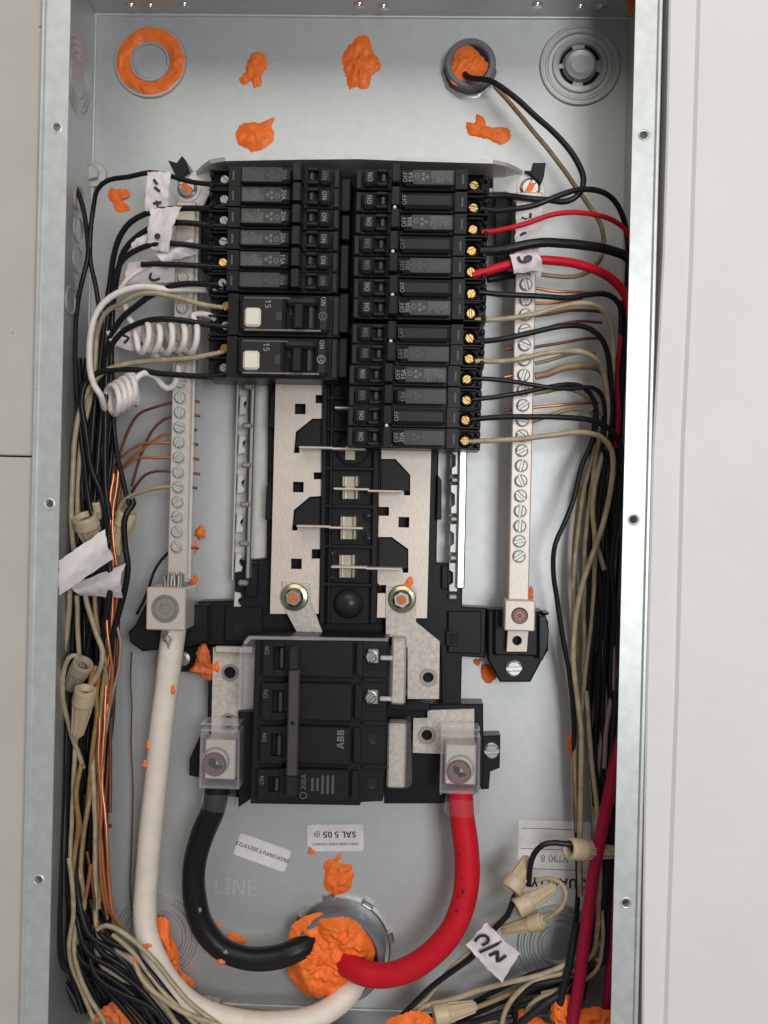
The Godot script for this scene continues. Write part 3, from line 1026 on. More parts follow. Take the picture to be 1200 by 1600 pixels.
func build_interior() -> void:
	var base := P(545, 900, 91)
	var o := thing("breaker_mounting_base", "black plastic mounting base with bare metal bus bars between the two breaker columns", "panel base", base)
	var g := G.new()
	PR(g, "345 276 752 282 750 560 688 560 682 880 723 882 722 948 760 950 758 1028 722 1026 720 1110 690 1108 688 1010 420 1010 320 1008 308 1000 310 940 366 938 368 876 416 874 420 575 340 570", 74, 90, 0.0008)
	emit("base_tray", g, M["black_plastic"], o)
	for q in ["430 600 422 622 420 668 432 670", "424 738 416 762 414 812 426 814", "684 742 690 750 690 812 682 812"]:
		g = G.new()
		PR(g, q, 68, 88)
		emit("side_clip", g, M["black_plastic"], o)
	for q in ["384 882 404 882 402 932 382 932", "690 884 700 884 700 920 690 920", "352 948 410 948 410 1002 350 1002", "700 955 752 955 752 1022 700 1020"]:
		g = G.new()
		PR(g, q, 70, 88, 0.0006)
		emit("raised_pad", g, M["black_plastic"], o)
	for q in [[374, 985, 9, 10], [706, 998, 9, 12]]:
		g = G.new()
		B(g, q[0] - q[2], q[1] - q[3], q[0] + q[2], q[1] + q[3], 69.2, 75, 0.0008)
		var f := emit("latch", g, M["handle_black"], o)
		g = G.new()
		B(g, q[0] - q[2] + 4, q[1] - q[3] + 4, q[0] + q[2] - 3, q[1] + q[3] - 4, 68.9, 75, 0.0002)
		emit("latch_hole", g, M["hole_black"], f)
	# centre spine with a cell for every contact
	g = G.new()
	PR(g, "508 276 606 278 590 975 500 975", 66, 75, 0.0004)
	emit("centre_spine", g, M["black_plastic"], o)
	for x in [[508, 503, 8], [590, 583, 9], [520, 513, 5]]:
		g = G.new()
		PR(g, "%f 590 %f 590 %f 975 %f 975" % [x[0] - x[2] * 0.5, x[0] + x[2] * 0.5, x[1] + x[2] * 0.5, x[1] - x[2] * 0.5], 60, 70, 0.0005)
		emit("spine_rib", g, M["black_plastic"], o)
	for k in [[532, 278, 548, 330], [533, 335, 547, 375], [531, 382, 545, 452], [530, 458, 545, 520], [529, 528, 543, 590]]:
		g = G.new()
		B(g, k[0], k[1], k[2], k[3], 44, 70, 0.0008)
		emit("inner_stop", g, M["breaker_black"], o)
	for y in [622, 671, 732, 791, 854, 914]:
		g = G.new()
		B(g, 506, y - 3, 592, y + 3, 60.5, 70, 0.0005)
		emit("cell_wall", g, M["black_plastic"], o)
	for k in [[575, 806], [575, 841], [517, 865], [515, 903]]:
		g = G.new()
		var c := P(k[0], k[1], 64)
		g.lathe([Vector2(0.0031, -0.004), Vector2(0.003, 0.0008), Vector2(0.0022, 0.0012), Vector2(0.0016, 0.0001), Vector2(0.00001, 0.0005)], Transform3D(Basis(), c), 20)
		emit("spine_screw", g, M["handle_black"], o)
	g = G.new()
	var dc := P(545, 943, 64)
	g.lathe([Vector2(0.0098, -0.002), Vector2(0.0092, 0.0022), Vector2(0.0078, 0.0045), Vector2(0.005, 0.0062), Vector2(0.002, 0.0069), Vector2(0.00001, 0.007)], Transform3D(Basis(), dc), 36, true)
	emit("round_boss", g, M["handle_black"], o)
	g = G.new()
	g.lathe([Vector2(0.0115, 0.0012), Vector2(0.0108, 0.0016), Vector2(0.0102, 0.0012), Vector2(0.0101, -0.001)], Transform3D(Basis(), P(552, 700, 65)), 36)
	emit("round_recess", g, M["handle_black"], o)
	# bus bars
	var lp := pts2("432 545 507 545 506 617 493 617 493 630 506 630 505 654 488 654 462 675 459 708 468 708 468 700 504 700 503 738 490 738 490 749 503 749 502 775 484 776 459 797 456 829 465 829 465 822 501 822 500 858 487 858 487 873 500 873 498 959 422 959", 63)
	csg_plate("bus_bar", lp, -0.066, -0.063, [["box", P(469, 639, 63), 0.0070, 0.0068], ["box", P(466, 761, 63), 0.0070, 0.0068], ["box", P(463, 881, 63), 0.0070, 0.0068]], M["aluminium"], o)
	var rp := pts2("596 690 596 717 618 717 641 742 641 774 631 774 631 768 592 768 592 792 608 792 608 806 592 806 591 839 612 839 638 858 638 895 629 895 629 890 590 890 590 914 604 914 604 927 590 927 589 965 667 966 674 690", 63)
	csg_plate("bus_bar", rp, -0.066, -0.063, [["box", P(631, 816, 63), 0.0070, 0.0068], ["box", P(634, 698, 63), 0.0070, 0.0050]], M["aluminium"], o)
	for s in ["505 655 489 655 464 676 461 700 504 700", "502 777 485 777 461 798 458 822 501 822", "594 718 617 718 640 743 640 768 594 768", "592 840 611 840 637 859 637 889 591 889"]:
		g = G.new()
		PR(g, s, 64.5, 73, 0.0005)
		emit("insulating_barrier", g, M["breaker_black"], o)
	# contact blades stand out from the spine, each over a sprung contact
	for k in [[467, 571, 699, 700], [521, 630, 763, 767], [463, 567, 822, 824], [517, 628, 886, 888]]:
		g = G.new()
		var a := P(k[0], k[2], 50)
		var b := P(k[1], k[3], 50)
		var mid := a.lerp(b, 0.5)
		for h in [[a, mid + (b - a) * 0.012, 0.0], [mid - (b - a) * 0.012, b, -0.0006]]:
			var q0: Vector3 = h[0]
			var q1: Vector3 = h[1]
			g.box((q0 + q1) * 0.5 + Vector3(0, h[2], -0.007), Vector3(q1.x - q0.x, 0.0014, 0.014), 0.0004)
		emit("bus_blade", g, M["aluminium"], o)
	g = G.new()
	var ab := P(535, 637, 50)
	g.box(ab + Vector3(0, 0, -0.006), Vector3(0.010, 0.0013, 0.012), 0.0004)
	emit("bus_blade", g, M["aluminium"], o)
	for k in [[547, 708, 16, 12], [547, 762, 19, 19], [544, 825, 19, 19], [542, 885, 18, 19]]:
		g = G.new()
		B(g, k[0] - 8, k[1] - k[3] + 1, k[0] + 8, k[1] + k[3] - 1, 63.5, 66, 0.0003)
		for s in [-1, 1]:
			for t in [-1, 1]:
				if k[3] > 15:
					B(g, k[0] + s * 10.2 - 2.6, k[1] + t * 10 - 8.5, k[0] + s * 10.2 + 2.6, k[1] + t * 10 + 8.5, 60.5, 66, 0.0006)
		emit("sprung_contact", g, M["contact_brass"], o)
	# the two yellow-zinc nuts that hold the straps
	for k in [[460, 933, "left"], [628, 936, "right"]]:
		var c := P(k[0], k[1], 61)
		var nt := Node3D.new()
		nt.name = "flange_nut"
		nt.position = c - o.position
		o.add_child(nt, true)
		g = G.new()
		g.lathe([Vector2(0.0091, -0.0015), Vector2(0.0091, 0), Vector2(0.0084, 0.0009), Vector2(0.0062, 0.0016), Vector2(0.0055, 0.0022)], Transform3D(Basis(), c), 36)
		emit("washer", g, M["zinc_yellow"], nt)
		g = hex_mesh(0.0057, 0.005)
		place("nut", g.mesh(), M["bright_steel"], nt, Vector3(0, 0, 0.0012), 0.4)
		g = G.new()
		g.lathe([Vector2(0.0031, 0.004), Vector2(0.0029, 0.0085), Vector2(0.00001, 0.0086)], Transform3D(Basis(), c), 18)
		emit("stud", g, M["putty_dusty"], nt)
	# straps down to the main breaker
	g = G.new()
	PR(g, "440 908 484 912 486 938 508 1000 470 1000 447 957", 61.5, 63, 0.0003)
	emit("strap", g, M["mottled_aluminium"], o)
	csg_plate("strap", pts2("603 917 651 917 650 972 687 1002 686 1092 637 1092 637 1012 603 990", 61.5), -0.063, -0.0615, [["round", P(669, 1059, 61.5), 0.0036]], M["mottled_aluminium"], o)
	for k in [[617, 998, 636, 1101], [611, 1131, 636, 1232]]:
		g = G.new()
		B(g, k[0] - 6, k[1], k[2] - 2, k[3], 46, 62, 0.0012)
		emit("strap_upright", g, M["mottled_aluminium"], o)
	csg_plate("line_strap", pts2("646 1122 668 1122 668 1110 741 1108 741 1180 645 1176", 66), -0.069, -0.066, [["round", P(667, 1149, 66), 0.0036]], M["mottled_aluminium"], o)
	csg_plate("line_strap", pts2("333 1012 398 1012 394 1150 330 1150", 66), -0.069, -0.066, [["round", P(359, 1051, 66), 0.0039], ["round", P(357, 1128, 66), 0.0039]], M["mottled_aluminium"], o)
	g = G.new()
	B(g, 335, 1011, 396, 1021, 62, 68, 0.0008)
	emit("strap_lip", g, M["mottled_aluminium"], o)
	for k in [[669, 1059, 61.5], [667, 1149, 66], [359, 1051, 66], [357, 1128, 66]]:
		var c := P(k[0], k[1], k[2])
		g = G.new()
		g.lathe([Vector2(0.0058, 0), Vector2(0.0055, 0.0006), Vector2(0.004, 0.0006), Vector2(0.0037, -0.002)], Transform3D(Basis(), c), 30)
		emit("strap_eyelet", g, M["lug_steel"], o)
		g = G.new()
		g.lathe([Vector2(0.0037, -0.0045), Vector2(0.00001, -0.0045)], Transform3D(Basis(), c), 20)
		emit("eyelet_hole", g, M["hole_black"], o)
	# lower base block under the line lugs
	g = G.new()
	PR(g, "600 1100 755 1100 756 1212 748 1240 690 1256 600 1256", 71, 90, 0.0008)
	emit("lower_base", g, M["black_plastic"], o)
	g = G.new()
	PR(g, "326 1010 400 1010 396 1250 322 1240", 71, 90, 0.0008)
	emit("lower_base", g, M["black_plastic"], o)
	g = G.new()
	B(g, 606, 1098, 672, 1110, 56, 72, 0.0006)
	emit("phase_barrier", g, M["black_plastic"], o)
	g = G.new()
	PR(g, "372 1112 396 1112 396 1246 372 1262", 58, 90, 0.0006)
	emit("phase_barrier", g, M["black_plastic"], o)
	for q in ["752 1150 782 1149 781 1200 766 1206 764 1233 752 1234", "318 1135 312 1150 296 1186 295 1212 316 1216"]:
		g = G.new()
		PR(g, q, 76, 90, 0.0006)
		emit("mounting_foot", g, M["black_plastic"], o)
	place("foot_screw", slotted(0.0054, 0.0028), M["bright_steel"], o, P(768, 1173, 75.5) - o.position, 0.1)
	# curved steel support pan across the top
	var pan := thing("steel_support_pan", "pale curved steel pan standing out above the topmost breakers", "steel bracket", P(560, 262, 80))
	g = G.new()
	var top := []
	for q in [[306, 268, 62], [316, 258, 54], [328, 249, 42], [352, 245, 35], [460, 243, 35], [560, 242, 35], [660, 246, 35], [770, 249, 35], [792, 254, 42], [806, 260, 54], [816, 266, 62]]:
		top.append([P(q[0], q[1], q[2]), P(q[0] + (0.0 if q[0] > 340 and q[0] < 780 else 1.0), q[1] + 6.5, q[2])])
	for i in top.size() - 1:
		var a0: Vector3 = top[i][0]
		var a1: Vector3 = top[i + 1][0]
		var b0: Vector3 = top[i][1]
		var b1: Vector3 = top[i + 1][1]
		g.face([a0, a1, b1, b0])
		g.face([Vector3(a0.x, a0.y, -0.084), Vector3(a1.x, a1.y, -0.084), a1, a0])
		g.face([b0, b1, Vector3(b1.x, b1.y, -0.084), Vector3(b0.x, b0.y, -0.084)])
	emit("pan_lip", g, M["pan_steel"], pan)
	for q in [["274 290 284 278 306 266 335 266 335 300 326 306 318 322 300 330 282 320 268 302", 0], ["770 262 806 262 832 276 848 283 852 296 850 312 806 312 792 300 770 300", 0]]:
		g = G.new()
		PR(g, q[0], 62, 64, 0.0004)
		emit("mounting_ear", g, M["pan_steel"], pan)
	for q in [["293", "292 296"], ["828", "828 296"]]:
		var c := P(float(q[0]), 295.0, 61.8)
		place("ear_screw", slotted(0.0065, 0.0028), M["bright_steel"], pan, c - pan.position, 2.4 if q[0] == "293" else 1.1)
		g = G.new()
		blob_g(g, pts2(oval(float(q[0]) - 1.0, 295.0, 11, 11), 59.6), -0.0598, 0.0011, 4.0, 0.8)
		emit("putty_smear", g, M["putty"], pan)
		g = G.new()
		g.lathe([Vector2(0.0088, -0.001), Vector2(0.0086, 0.0006), Vector2(0.0066, 0.0008)], Transform3D(Basis(), c), 30)
		emit("washer", g, M["pan_steel"], pan)
	for q in ["262 250 276 254 284 243 290 250 296 268 278 282 270 266", "833 254 853 254 850 276 845 288 826 270 820 268 820 266 831 267"]:
		g = G.new()
		PR(g, q, 58, 86, 0.0006)
		emit("plastic_clip", g, M["black_plastic"], pan)
	g = G.new()
	PR(g, "772 275 790 285 800 300 800 330 796 420 775 420", 70, 86, 0.0006)
	emit("side_wing", g, M["black_plastic"], pan)
	g = G.new()
	PR(g, "306 300 330 280 330 420 314 420", 70, 86, 0.0006)
	emit("side_wing", g, M["black_plastic"], pan)

func tilted_strip(g: G, x0: float, y0: float, x1: float, y1: float, w: float, mm: float, tilt: float, deep: float) -> void:   # a long strip down the panel, its face turned a little sideways
	var a := P(x0, y0, mm)
	var b := P(x1, y1, mm)
	var d := (a - b).normalized()
	var n := Vector3(sin(tilt), 0, cos(tilt))
	var x := d.cross(n).normalized()
	g.box((a + b) * 0.5 - n * deep * 0.5, Vector3(w * mpp(mm), a.distance_to(b), deep), 0.0009, Basis(x, d, x.cross(d)))

func build_rails() -> void:
	var o := thing("breaker_hook_rail", "notched bright steel hook rail left of the bus bars", "hook rail", P(380, 750, 80), "steel hook rails")
	var g := G.new()
	PR(g, "371 560 390 560 382 906 361 908", 79, 81, 0.0003)
	emit("rail_web", g, M["pan_steel"], o)
	g = G.new()
	tilted_strip(g, 396.5, 560, 387, 905, 8, 66, 0.05, 0.014)
	emit("rail_lip", g, M["rail_steel"], o)
	g = G.new()
	tilted_strip(g, 372.5, 560, 363, 907, 3, 74, 0.0, 0.006)
	emit("rail_edge", g, M["pan_steel"], o)
	g = G.new()
	PR(g, "402 560 424 560 418 872 394 874", 82, 84, 0.0005)
	emit("rail_flange", g, M["pan_steel"], o)
	for i in 6:
		var y := 603.0 + 61.5 * i
		var x := 387.0 - 1.75 * i
		g = G.new()
		PR(g, "%f %f %f %f %f %f %f %f %f %f %f %f %f %f %f %f" % [x - 12, y + 14, x - 3, y + 16, x - 1, y + 22, x - 5, y + 27, x - 5, y + 33, x - 1, y + 38, x - 3, y + 44, x - 14, y + 46], 72, 74, 0.0005)
		emit("rail_tooth", g, M["pan_steel"], o)
		g = G.new()
		B(g, x - 7, y - 4, x + 9, y + 5, 64.8, 70, 0.001)
		emit("rail_tab", g, M["lug_steel"], o)
	o = thing("breaker_hook_rail", "notched bright steel hook rail right of the bus bars, catching the light", "hook rail", P(716, 800, 80), "steel hook rails")
	g = G.new()
	tilted_strip(g, 725, 660, 719.5, 920, 13, 66, 0.13, 0.012)
	emit("rail_lip", g, M["rail_steel"], o)
	g = G.new()
	PR(g, "704 660 720 660 715 918 700 918", 80, 82, 0.0003)
	emit("rail_web", g, M["pan_steel"], o)
	for i in 4:
		var y := 696.0 + 61.0 * i
		var x := 716.0 - 1.3 * i
		g = G.new()
		PR(g, "%f %f %f %f %f %f %f %f %f %f %f %f %f %f %f %f" % [x + 3, y, x + 3, y + 46, x - 11, y + 46, x - 11, y + 35, x - 5, y + 31, x - 5, y + 16, x - 11, y + 12, x - 11, y], 70, 72, 0.0005)
		emit("rail_tooth", g, M["rail_steel"], o)
		g = G.new()
		B(g, x - 11, y + 50, x + 2, y + 58, 69, 79, 0.0008)
		emit("rail_tab", g, M["lug_steel"], o)

func build_terminal_bars() -> void:
	# left neutral bar
	var o := thing("terminal_bar", "long cream terminal bar with copper wires along the left side and a large lug below", "terminal bar", P(285, 600, 66), "neutral terminal bars")
	var g := G.new()
	PR(g, "275 315 306 315 303 420 292 910 261 910 268 640", 56, 66, 0.0007)
	emit("bar", g, M["bar_aluminium"], o)
	g = G.new()
	PR(g, "307 330 311 330 298 905 293 905", 60, 67, 0.0004)
	emit("bar_side", g, M["pan_steel"], o)
	for i in 24:
		var y := 854.0 - 23.3 * i
		if y < 428:
			break
		place("bar_screw", slotted(0.0039, 0.0022), M["screw_steel"], o, P(276.5 + (854.0 - y) * 0.0235, y, 55.8) - o.position, rng.randf() * PI)
	for y in [628, 650, 672, 695, 718, 741, 763, 857]:
		g = G.new()
		g.tube(pts3("%f %f 61 %f %f 61 %f %f 62" % [296, y - 1, 303 + (y % 3), y - 1, 307 + (y % 7), y]), 0.00095, 8)
		emit("copper_stub", g, M["dull_copper"], o)
	o = thing("terminal_bar", "long cream terminal bar on the right, empty screws at its lower half", "terminal bar", P(818, 700, 66), "neutral terminal bars")
	g = G.new()
	PR(g, "806 300 848 300 845 360 838 420 826 945 794 945 804 470 807 400", 56, 66, 0.0007)
	emit("bar", g, M["bar_aluminium"], o)
	for i in 20:
		var y := 869.0 - 23.55 * i
		if y < 425:
			break
		place("bar_screw", slotted(0.0041, 0.0022), M["screw_steel"], o, P(811.0 + (869.0 - y) * 0.0258, y, 55.8) - o.position, rng.randf() * PI)
	for y in [497, 545, 588, 640]:
		g = G.new()
		g.tube(pts3("%f %f 61 %f %f 61 %f %f 61" % [812, y - 3, 798, y, 788, y + 1]), 0.0011, 8)
		emit("copper_stub", g, M["copper"] if y == 588 else M["dull_copper"], o)
	csg_plate("bar_end", pts2("794 980 826 980 823 1018 792 1018", 58), -0.066, -0.058, [["round", P(808, 1001, 58), 0.0031]], M["bar_aluminium"], o)
	g = G.new()
	g.lathe([Vector2(0.0032, 0.0005), Vector2(0.00001, 0.0005)], Transform3D(Basis(), P(808, 1001, 65)), 20)
	emit("bar_hole", g, M["hole_black"], o)
	var lug := Node3D.new()
	lug.name = "lug"
	lug.position = P(812, 962, 50) - o.position
	o.add_child(lug, true)
	g = G.new()
	B(g, 789, 938, 836, 986, 46, 62, 0.0007)
	emit("lug_block", g, M["bar_aluminium"], lug)
	g = G.new()
	var c := P(812, 962, 46)
	g.lathe([Vector2(0.0053, 0.0001), Vector2(0.005, 0.0005), Vector2(0.0042, 0.0002), Vector2(0.0040, 0.0002), Vector2(0.0022, 0.0002), Vector2(0.0020, -0.003)], Transform3D(Basis(), c), 28)
	emit("lug_screw", g, M["pink_copper"], lug)
	g = G.new()
	g.lathe([Vector2(0.0021, 0.0003), Vector2(0.00001, 0.0003)], Transform3D(Basis(), c), 6)
	emit("hex_socket", g, M["dull_copper"], lug)
	# black feet of the two bars
	o = thing("bar_support", "black plastic foot carrying the lower end of the right terminal bar, with one slotted screw", "plastic support", P(810, 1000, 90), "black feet of the terminal bars")
	g = G.new()
	PR(g, "762 952 848 955 857 972 857 1016 846 1034 829 1066 781 1066 762 1032", 70, 90, 0.0012)
	emit("foot", g, M["black_plastic"], o)
	g = G.new()
	PR(g, "772 952 842 956 842 1026 772 1024", 65, 72, 0.0012)
	emit("saddle", g, M["black_plastic"], o)
	for q in ["842 962 853 962 858 985 856 1012 848 1032 842 1030", "850 958 858 957 858 960 852 962"]:
		g = G.new()
		PR(g, q, 60, 80, 0.0008)
		emit("ribbed_cheek", g, M["handle_black"], o)
	place("foot_screw", slotted(0.0056, 0.003), M["bright_steel"], o, P(803, 1044, 69.5) - o.position, 0.05)
	o = thing("bar_support", "black plastic foot behind the large neutral lug at the left", "plastic support", P(262, 985, 90), "black feet of the terminal bars")
	g = G.new()
	PR(g, "226 945 212 975 200 988 203 1004 222 1018 244 1016 300 1010 326 1000 326 945", 64, 90, 0.0012)
	emit("foot", g, M["black_plastic"], o)
	g = G.new()
	PR(g, "276 1012 326 1008 326 1050 276 1050", 78, 90, 0.0008)
	emit("foot_plate", g, M["black_plastic"], o)
	g = G.new()
	g.lathe([Vector2(0.0052, -0.003), Vector2(0.0048, 0.0012), Vector2(0.003, 0.0018), Vector2(0.00001, 0.0018)], Transform3D(Basis(), P(286, 1029, 78)), 20)
	emit("foot_screw", g, M["lug_steel"], o)
	# big lug
	o = thing("neutral_lug", "square aluminium lug with a hex socket screw clamping the thick white cable", "cable lug", P(262, 951, 60))
	g = G.new()
	B(g, 228, 918, 290, 985, 38, 66, 0.0007)
	emit("lug_block", g, M["bar_aluminium"], o)
	c = P(258, 951, 38)
	g = G.new()
	g.lathe([Vector2(0.0089, 0.0001), Vector2(0.0086, 0.0006), Vector2(0.0078, 0.0006), Vector2(0.0074, 0.0001), Vector2(0.0072, 0.0001), Vector2(0.0066, 0.0009), Vector2(0.0033, 0.0009)], Transform3D(Basis(), c), 40)
	emit("lug_screw", g, M["lug_steel"], o)
	g = G.new()
	g.lathe([Vector2(0.0034, 0.00095), Vector2(0.0032, 0.0003), Vector2(0.00001, 0.0003)], Transform3D(Basis(), c), 6)
	emit("hex_socket", g, M["lug_steel"], o)

func build_breakers() -> void:
	var gl := "single breakers of the left column"
	for r in [[274, "topmost of the left column, faded 20A print", "20A", 3, "lug_steel", false], [305.5, "second of the left column, crisp 20A print", "20A", 0, "lug_steel", true], [339, "third of the left column, wire crossing the dotted tag", "20A", 1, "lug_steel", true], [373, "fourth of the left column, wire with a long even bend", "20A", 2, "lug_steel", true], [406.5, "15A print and brass screw, left column", "15A", 0, "brass", true], [439, "lowest of the left singles, faded print", "20A", 3, "lug_steel", false]]:
		breaker("single black breaker, " + r[1], [[r[0], r[2], r[3], r[4], r[5], false]], 530 - (r[0] - 274) * 0.022, PI, gl)
	wide_breaker("wide black breaker with white test button, upper of two such", 528.5, 491.5)
	wide_breaker("wide black breaker with white test button, lower of two such, brighter rocker", 526, 559)
	var gd := "double breakers of the right column"
	breaker("single black 15A breaker at the top of the right column", [[275.5, "15A", 0, "brass", true, true]], 556, 0, "single breakers of the right column")
	breaker("double black 30A breaker fed by a black and a thin red wire", [[311, "", -1, "brass", true, true], [345.5, "30A", 1, "brass", true, true]], 555, 0, gd)
	breaker("double black 40A breaker fed by the thick black and thick red wires", [[379.5, "", -1, "brass", false, true], [413, "40A", 3, "brass", false, true]], 552, 0, gd)
	breaker("double black 30A breaker just under the one with the thick red wire", [[447.5, "", -1, "brass", true, true], [479, "30A", 2, "brass", true, true]], 551.5, 0, gd)
	breaker("double black 30A breaker with a worn grey handle, middle of the right column", [[518.5, "", -1, "brass", false, true], [551, "30A", 3, "brass", false, true]], 549, 0, gd)
	breaker("single black 15A breaker just below the worn grey handle", [[583.5, "15A", 1, "brass", true, true]], 544.5, 0, "single breakers of the right column")
	breaker("single black breaker with rubbed-off print, lower right column", [[617, "15A ", 3, "brass", false, false]], 544, 0, "single breakers of the right column")
	breaker("double black 20A breaker at the bottom of the right column, cream wire below", [[648.5, "", -1, "brass", true, true], [681.5, "20A", 3, "brass", true, true]], 542.5, 0, gd)

func build_main() -> void:
	var o := thing("main_breaker", "large black four-pole 200A main breaker with a long vertical handle tie", "main breaker", P(500, 1125, 70))
	var g := G.new()
	PR(g, "400 992 608 998 606 1062 604 1130 602 1200 598 1252 564 1254 562 1259 391 1256", 38, 70, 0.0008)
	emit("case", g, M["breaker_black"], o)
	for k in [[410, 1000, 552, 1058, 0], [408, 1068, 550, 1126, 1], [406, 1136, 548, 1194, 2], [402, 1203, 545, 1250, 3]]:
		g = G.new()
		var x: float = k[0]
		B(g, x, k[1], x + 18, k[3], 31, 40, 0.0006)
		B(g, x + 34, k[1], k[2], k[3], 31, 40, 0.0006)
		B(g, x + 16, k[1], x + 36, k[1] + 11, 31.1, 40, 0.0004)
		B(g, x + 16, k[3] - 12, x + 36, k[3], 31.1, 40, 0.0004)
		var f := emit("pole_face", g, M["breaker_black"], o)
		g = G.new()
		B(g, x + 18, k[1] + 10, x + 34, k[3] - 11, 37.4, 39, 0.0001)
		emit("slot", g, M["hole_black"], f)
		g = G.new()
		B(g, x + 27, k[1] + 12, x + 33.5, k[3] - 13, 32.5, 38.4, 0.0006)
		emit("rocker", g, M["rocker_grey"], f)
		letters("lettering", "ON", 0.0026, M["print_faint"], f, P(x + 7, k[1] + 16, 30.9) - f.position - o.position, PI / 2)
		g = G.new()
		B(g, k[2] + 4, k[1] + 2, k[2] + 16, k[3] - 2, 33, 40, 0.0006)
		emit("face_step", g, M["breaker_black"], o)
	g = G.new()
	B(g, 449, 1046, 466, 1214, 19, 24, 0.0008)
	emit("handle_tie", g, M["tie_grey"], o)
	g = G.new()
	B(g, 451, 1012, 467, 1048, 18, 34, 0.0012)
	emit("handle", g, M["breaker_grey"], o)
	g = G.new()
	B(g, 446, 1212, 464, 1245, 20, 34, 0.0012)
	emit("handle", g, M["handle_black"], o)
	for y in [1082, 1148]:
		g = G.new()
		B(g, 450, y, 465, y + 36, 23.5, 34, 0.0008)
		emit("handle", g, M["handle_black"], o)
	g = G.new()
	g.lathe([Vector2(0.0014, 0.0001), Vector2(0.00001, 0.0001)], Transform3D(Basis(), P(457, 1130, 19)), 16)
	emit("tie_hole", g, M["hole_black"], o)
	letters("lettering", "ABB", 0.0044, M["print_faint"], o, P(532, 1155, 30.9) - o.position, PI / 2, "Droid Sans", true)
	letters("lettering", "200A", 0.0030, M["print_faint"], o, P(474, 1222, 30.9) - o.position, PI / 2)
	for x in [488, 496, 504, 512, 520]:
		fine_print(o, P(x, 1226, 30.9) - o.position, 0.0115 if x > 500 else 0.008, 0.0017, "fine_print_faint", PI / 2)
	g = G.new()
	g.lathe([Vector2(0.0022, 0), Vector2(0.0022, 0.0001), Vector2(0.0018, 0.0001), Vector2(0.0018, 0)], Transform3D(Basis(), P(474, 1243, 31)), 20)
	emit("round_emblem", g, M["print_faint"], o)
	for k in [[582, 1026], [581, 1090]]:
		var t := Node3D.new()
		t.name = "terminal"
		t.position = P(k[0], k[1], 37) - o.position
		o.add_child(t, true)
		g = G.new()
		B(g, k[0] - 10, k[1] - 14, k[0] + 22, k[1] + 22, 37.7, 39.5, 0.0003)
		emit("terminal_pocket", g, M["hole_black"], t)
		g = G.new()
		B(g, k[0] - 8, k[1] - 12, k[0] + 10, k[1] + 11, 34.5, 38, 0.0006)
		emit("clamp_plate", g, M["bright_steel"], t)
		place("terminal_screw", slotted(0.0036, 0.0026), M["bright_steel"], t, P(k[0] - 2, k[1], 34.4) - t.position - o.position, 0.9)
		g = G.new()
		B(g, k[0] + 12, k[1] - 1, k[0] + 32, k[1] + 6, 36, 39, 0.0006)
		emit("terminal_tongue", g, M["mottled_aluminium"], t)
	for k in [[583, 1152], [582, 1222]]:
		g = G.new()
		g.lathe([Vector2(0.0040, -0.001), Vector2(0.0038, 0.0008), Vector2(0.003, 0.0003), Vector2(0.00001, 0.0002)], Transform3D(Basis(), P(k[0], k[1], 38)), 22)
		emit("blind_terminal", g, M["handle_black"], o)
	for y in [1060, 1128, 1196]:
		g = G.new()
		B(g, 566, y, 606, y + 6, 34, 40, 0.0005)
		emit("terminal_barrier", g, M["breaker_black"], o)
	# clear guards
	var cg := thing("clear_guard", "bent clear plastic guard over the top corner of the main breaker", "clear guard", P(390, 1050, 55), "clear plastic guards")
	g = G.new()
	PR(g, "376 1012 384 998 400 992 400 1085 396 1105 374 1110", 44, 45.2, 0.0003)
	emit("guard_face", g, M["clear"], cg)
	g = G.new()
	PR(g, "380 1004 388 994 606 998 606 1002 392 999 384 1008", 27, 30, 0.0002)
	emit("guard_edge", g, M["clear_edge"], cg)
	g = G.new()
	PR(g, "374 1012 378 1012 376 1108 372 1110", 44, 58, 0.0003)
	emit("guard_side", g, M["clear_edge"], cg)
	cg = thing("clear_guard", "narrow clear plastic strip beside the lower metal upright at the main breaker", "clear guard", P(640, 1180, 60), "clear plastic guards")
	g = G.new()
	PR(g, "634 1130 642 1128 644 1226 632 1234", 45, 62, 0.0004)
	emit("guard_face", g, M["clear"], cg)
	# line lugs under clear covers
	for k in [["square line lug under a clear cover on the thick black cable", 344, 1188, 335, 1194, 300, 1122], ["square line lug under a clear cover on the thick red cable", 720, 1196, 717, 1206, 690, 1142]]:
		var l := thing("line_lug", k[0], "cable lug", P(k[1], k[2], 66), "lugs of the line cables")
		g = G.new()
		B(g, k[1] - 24, k[2] - 32, k[1] + 24, k[2] + 30, 48, 70, 0.0007)
		emit("lug_block", g, M["bar_aluminium"], l)
		var c := P(k[3], k[4], 48)
		g = G.new()
		g.lathe([Vector2(0.0090, 0.0001), Vector2(0.0088, 0.0004), Vector2(0.0076, 0.0004), Vector2(0.0072, -0.002)], Transform3D(Basis(), c + Vector3(0.0008, 0.002, 0)), 36)
		emit("screw_well", g, M["lug_steel"], l)
		g = G.new()
		g.lathe([Vector2(0.0078, 0.0003), Vector2(0.0072, 0.0012), Vector2(0.0066, 0.0006), Vector2(0.0026, 0.0006)], Transform3D(Basis(), c), 36)
		emit("lug_screw", g, M["pink_copper"], l)
		g = G.new()
		blob_g(g, pts2("%f %f %f %f %f %f %f %f %f %f %f %f" % [k[3] - 9, k[4] - 7, k[3] + 1, k[4] - 8, k[3] + 3, k[4] + 1, k[3] + 12, k[4] + 3, k[3] + 8, k[4] + 8, k[3] - 4, k[4] + 5], 46.8), -0.0471, 0.0002, 2.0)
		emit("hex_socket", g, M["hole_black"], l)
		var cv := thing("clear_cover", "clear plastic cover snapped over the %s" % ("black cable's lug" if k[1] < 500 else "red cable's lug"), "clear cover", P(k[1], k[2], 60), "clear lug covers")
		var x: float = k[1]
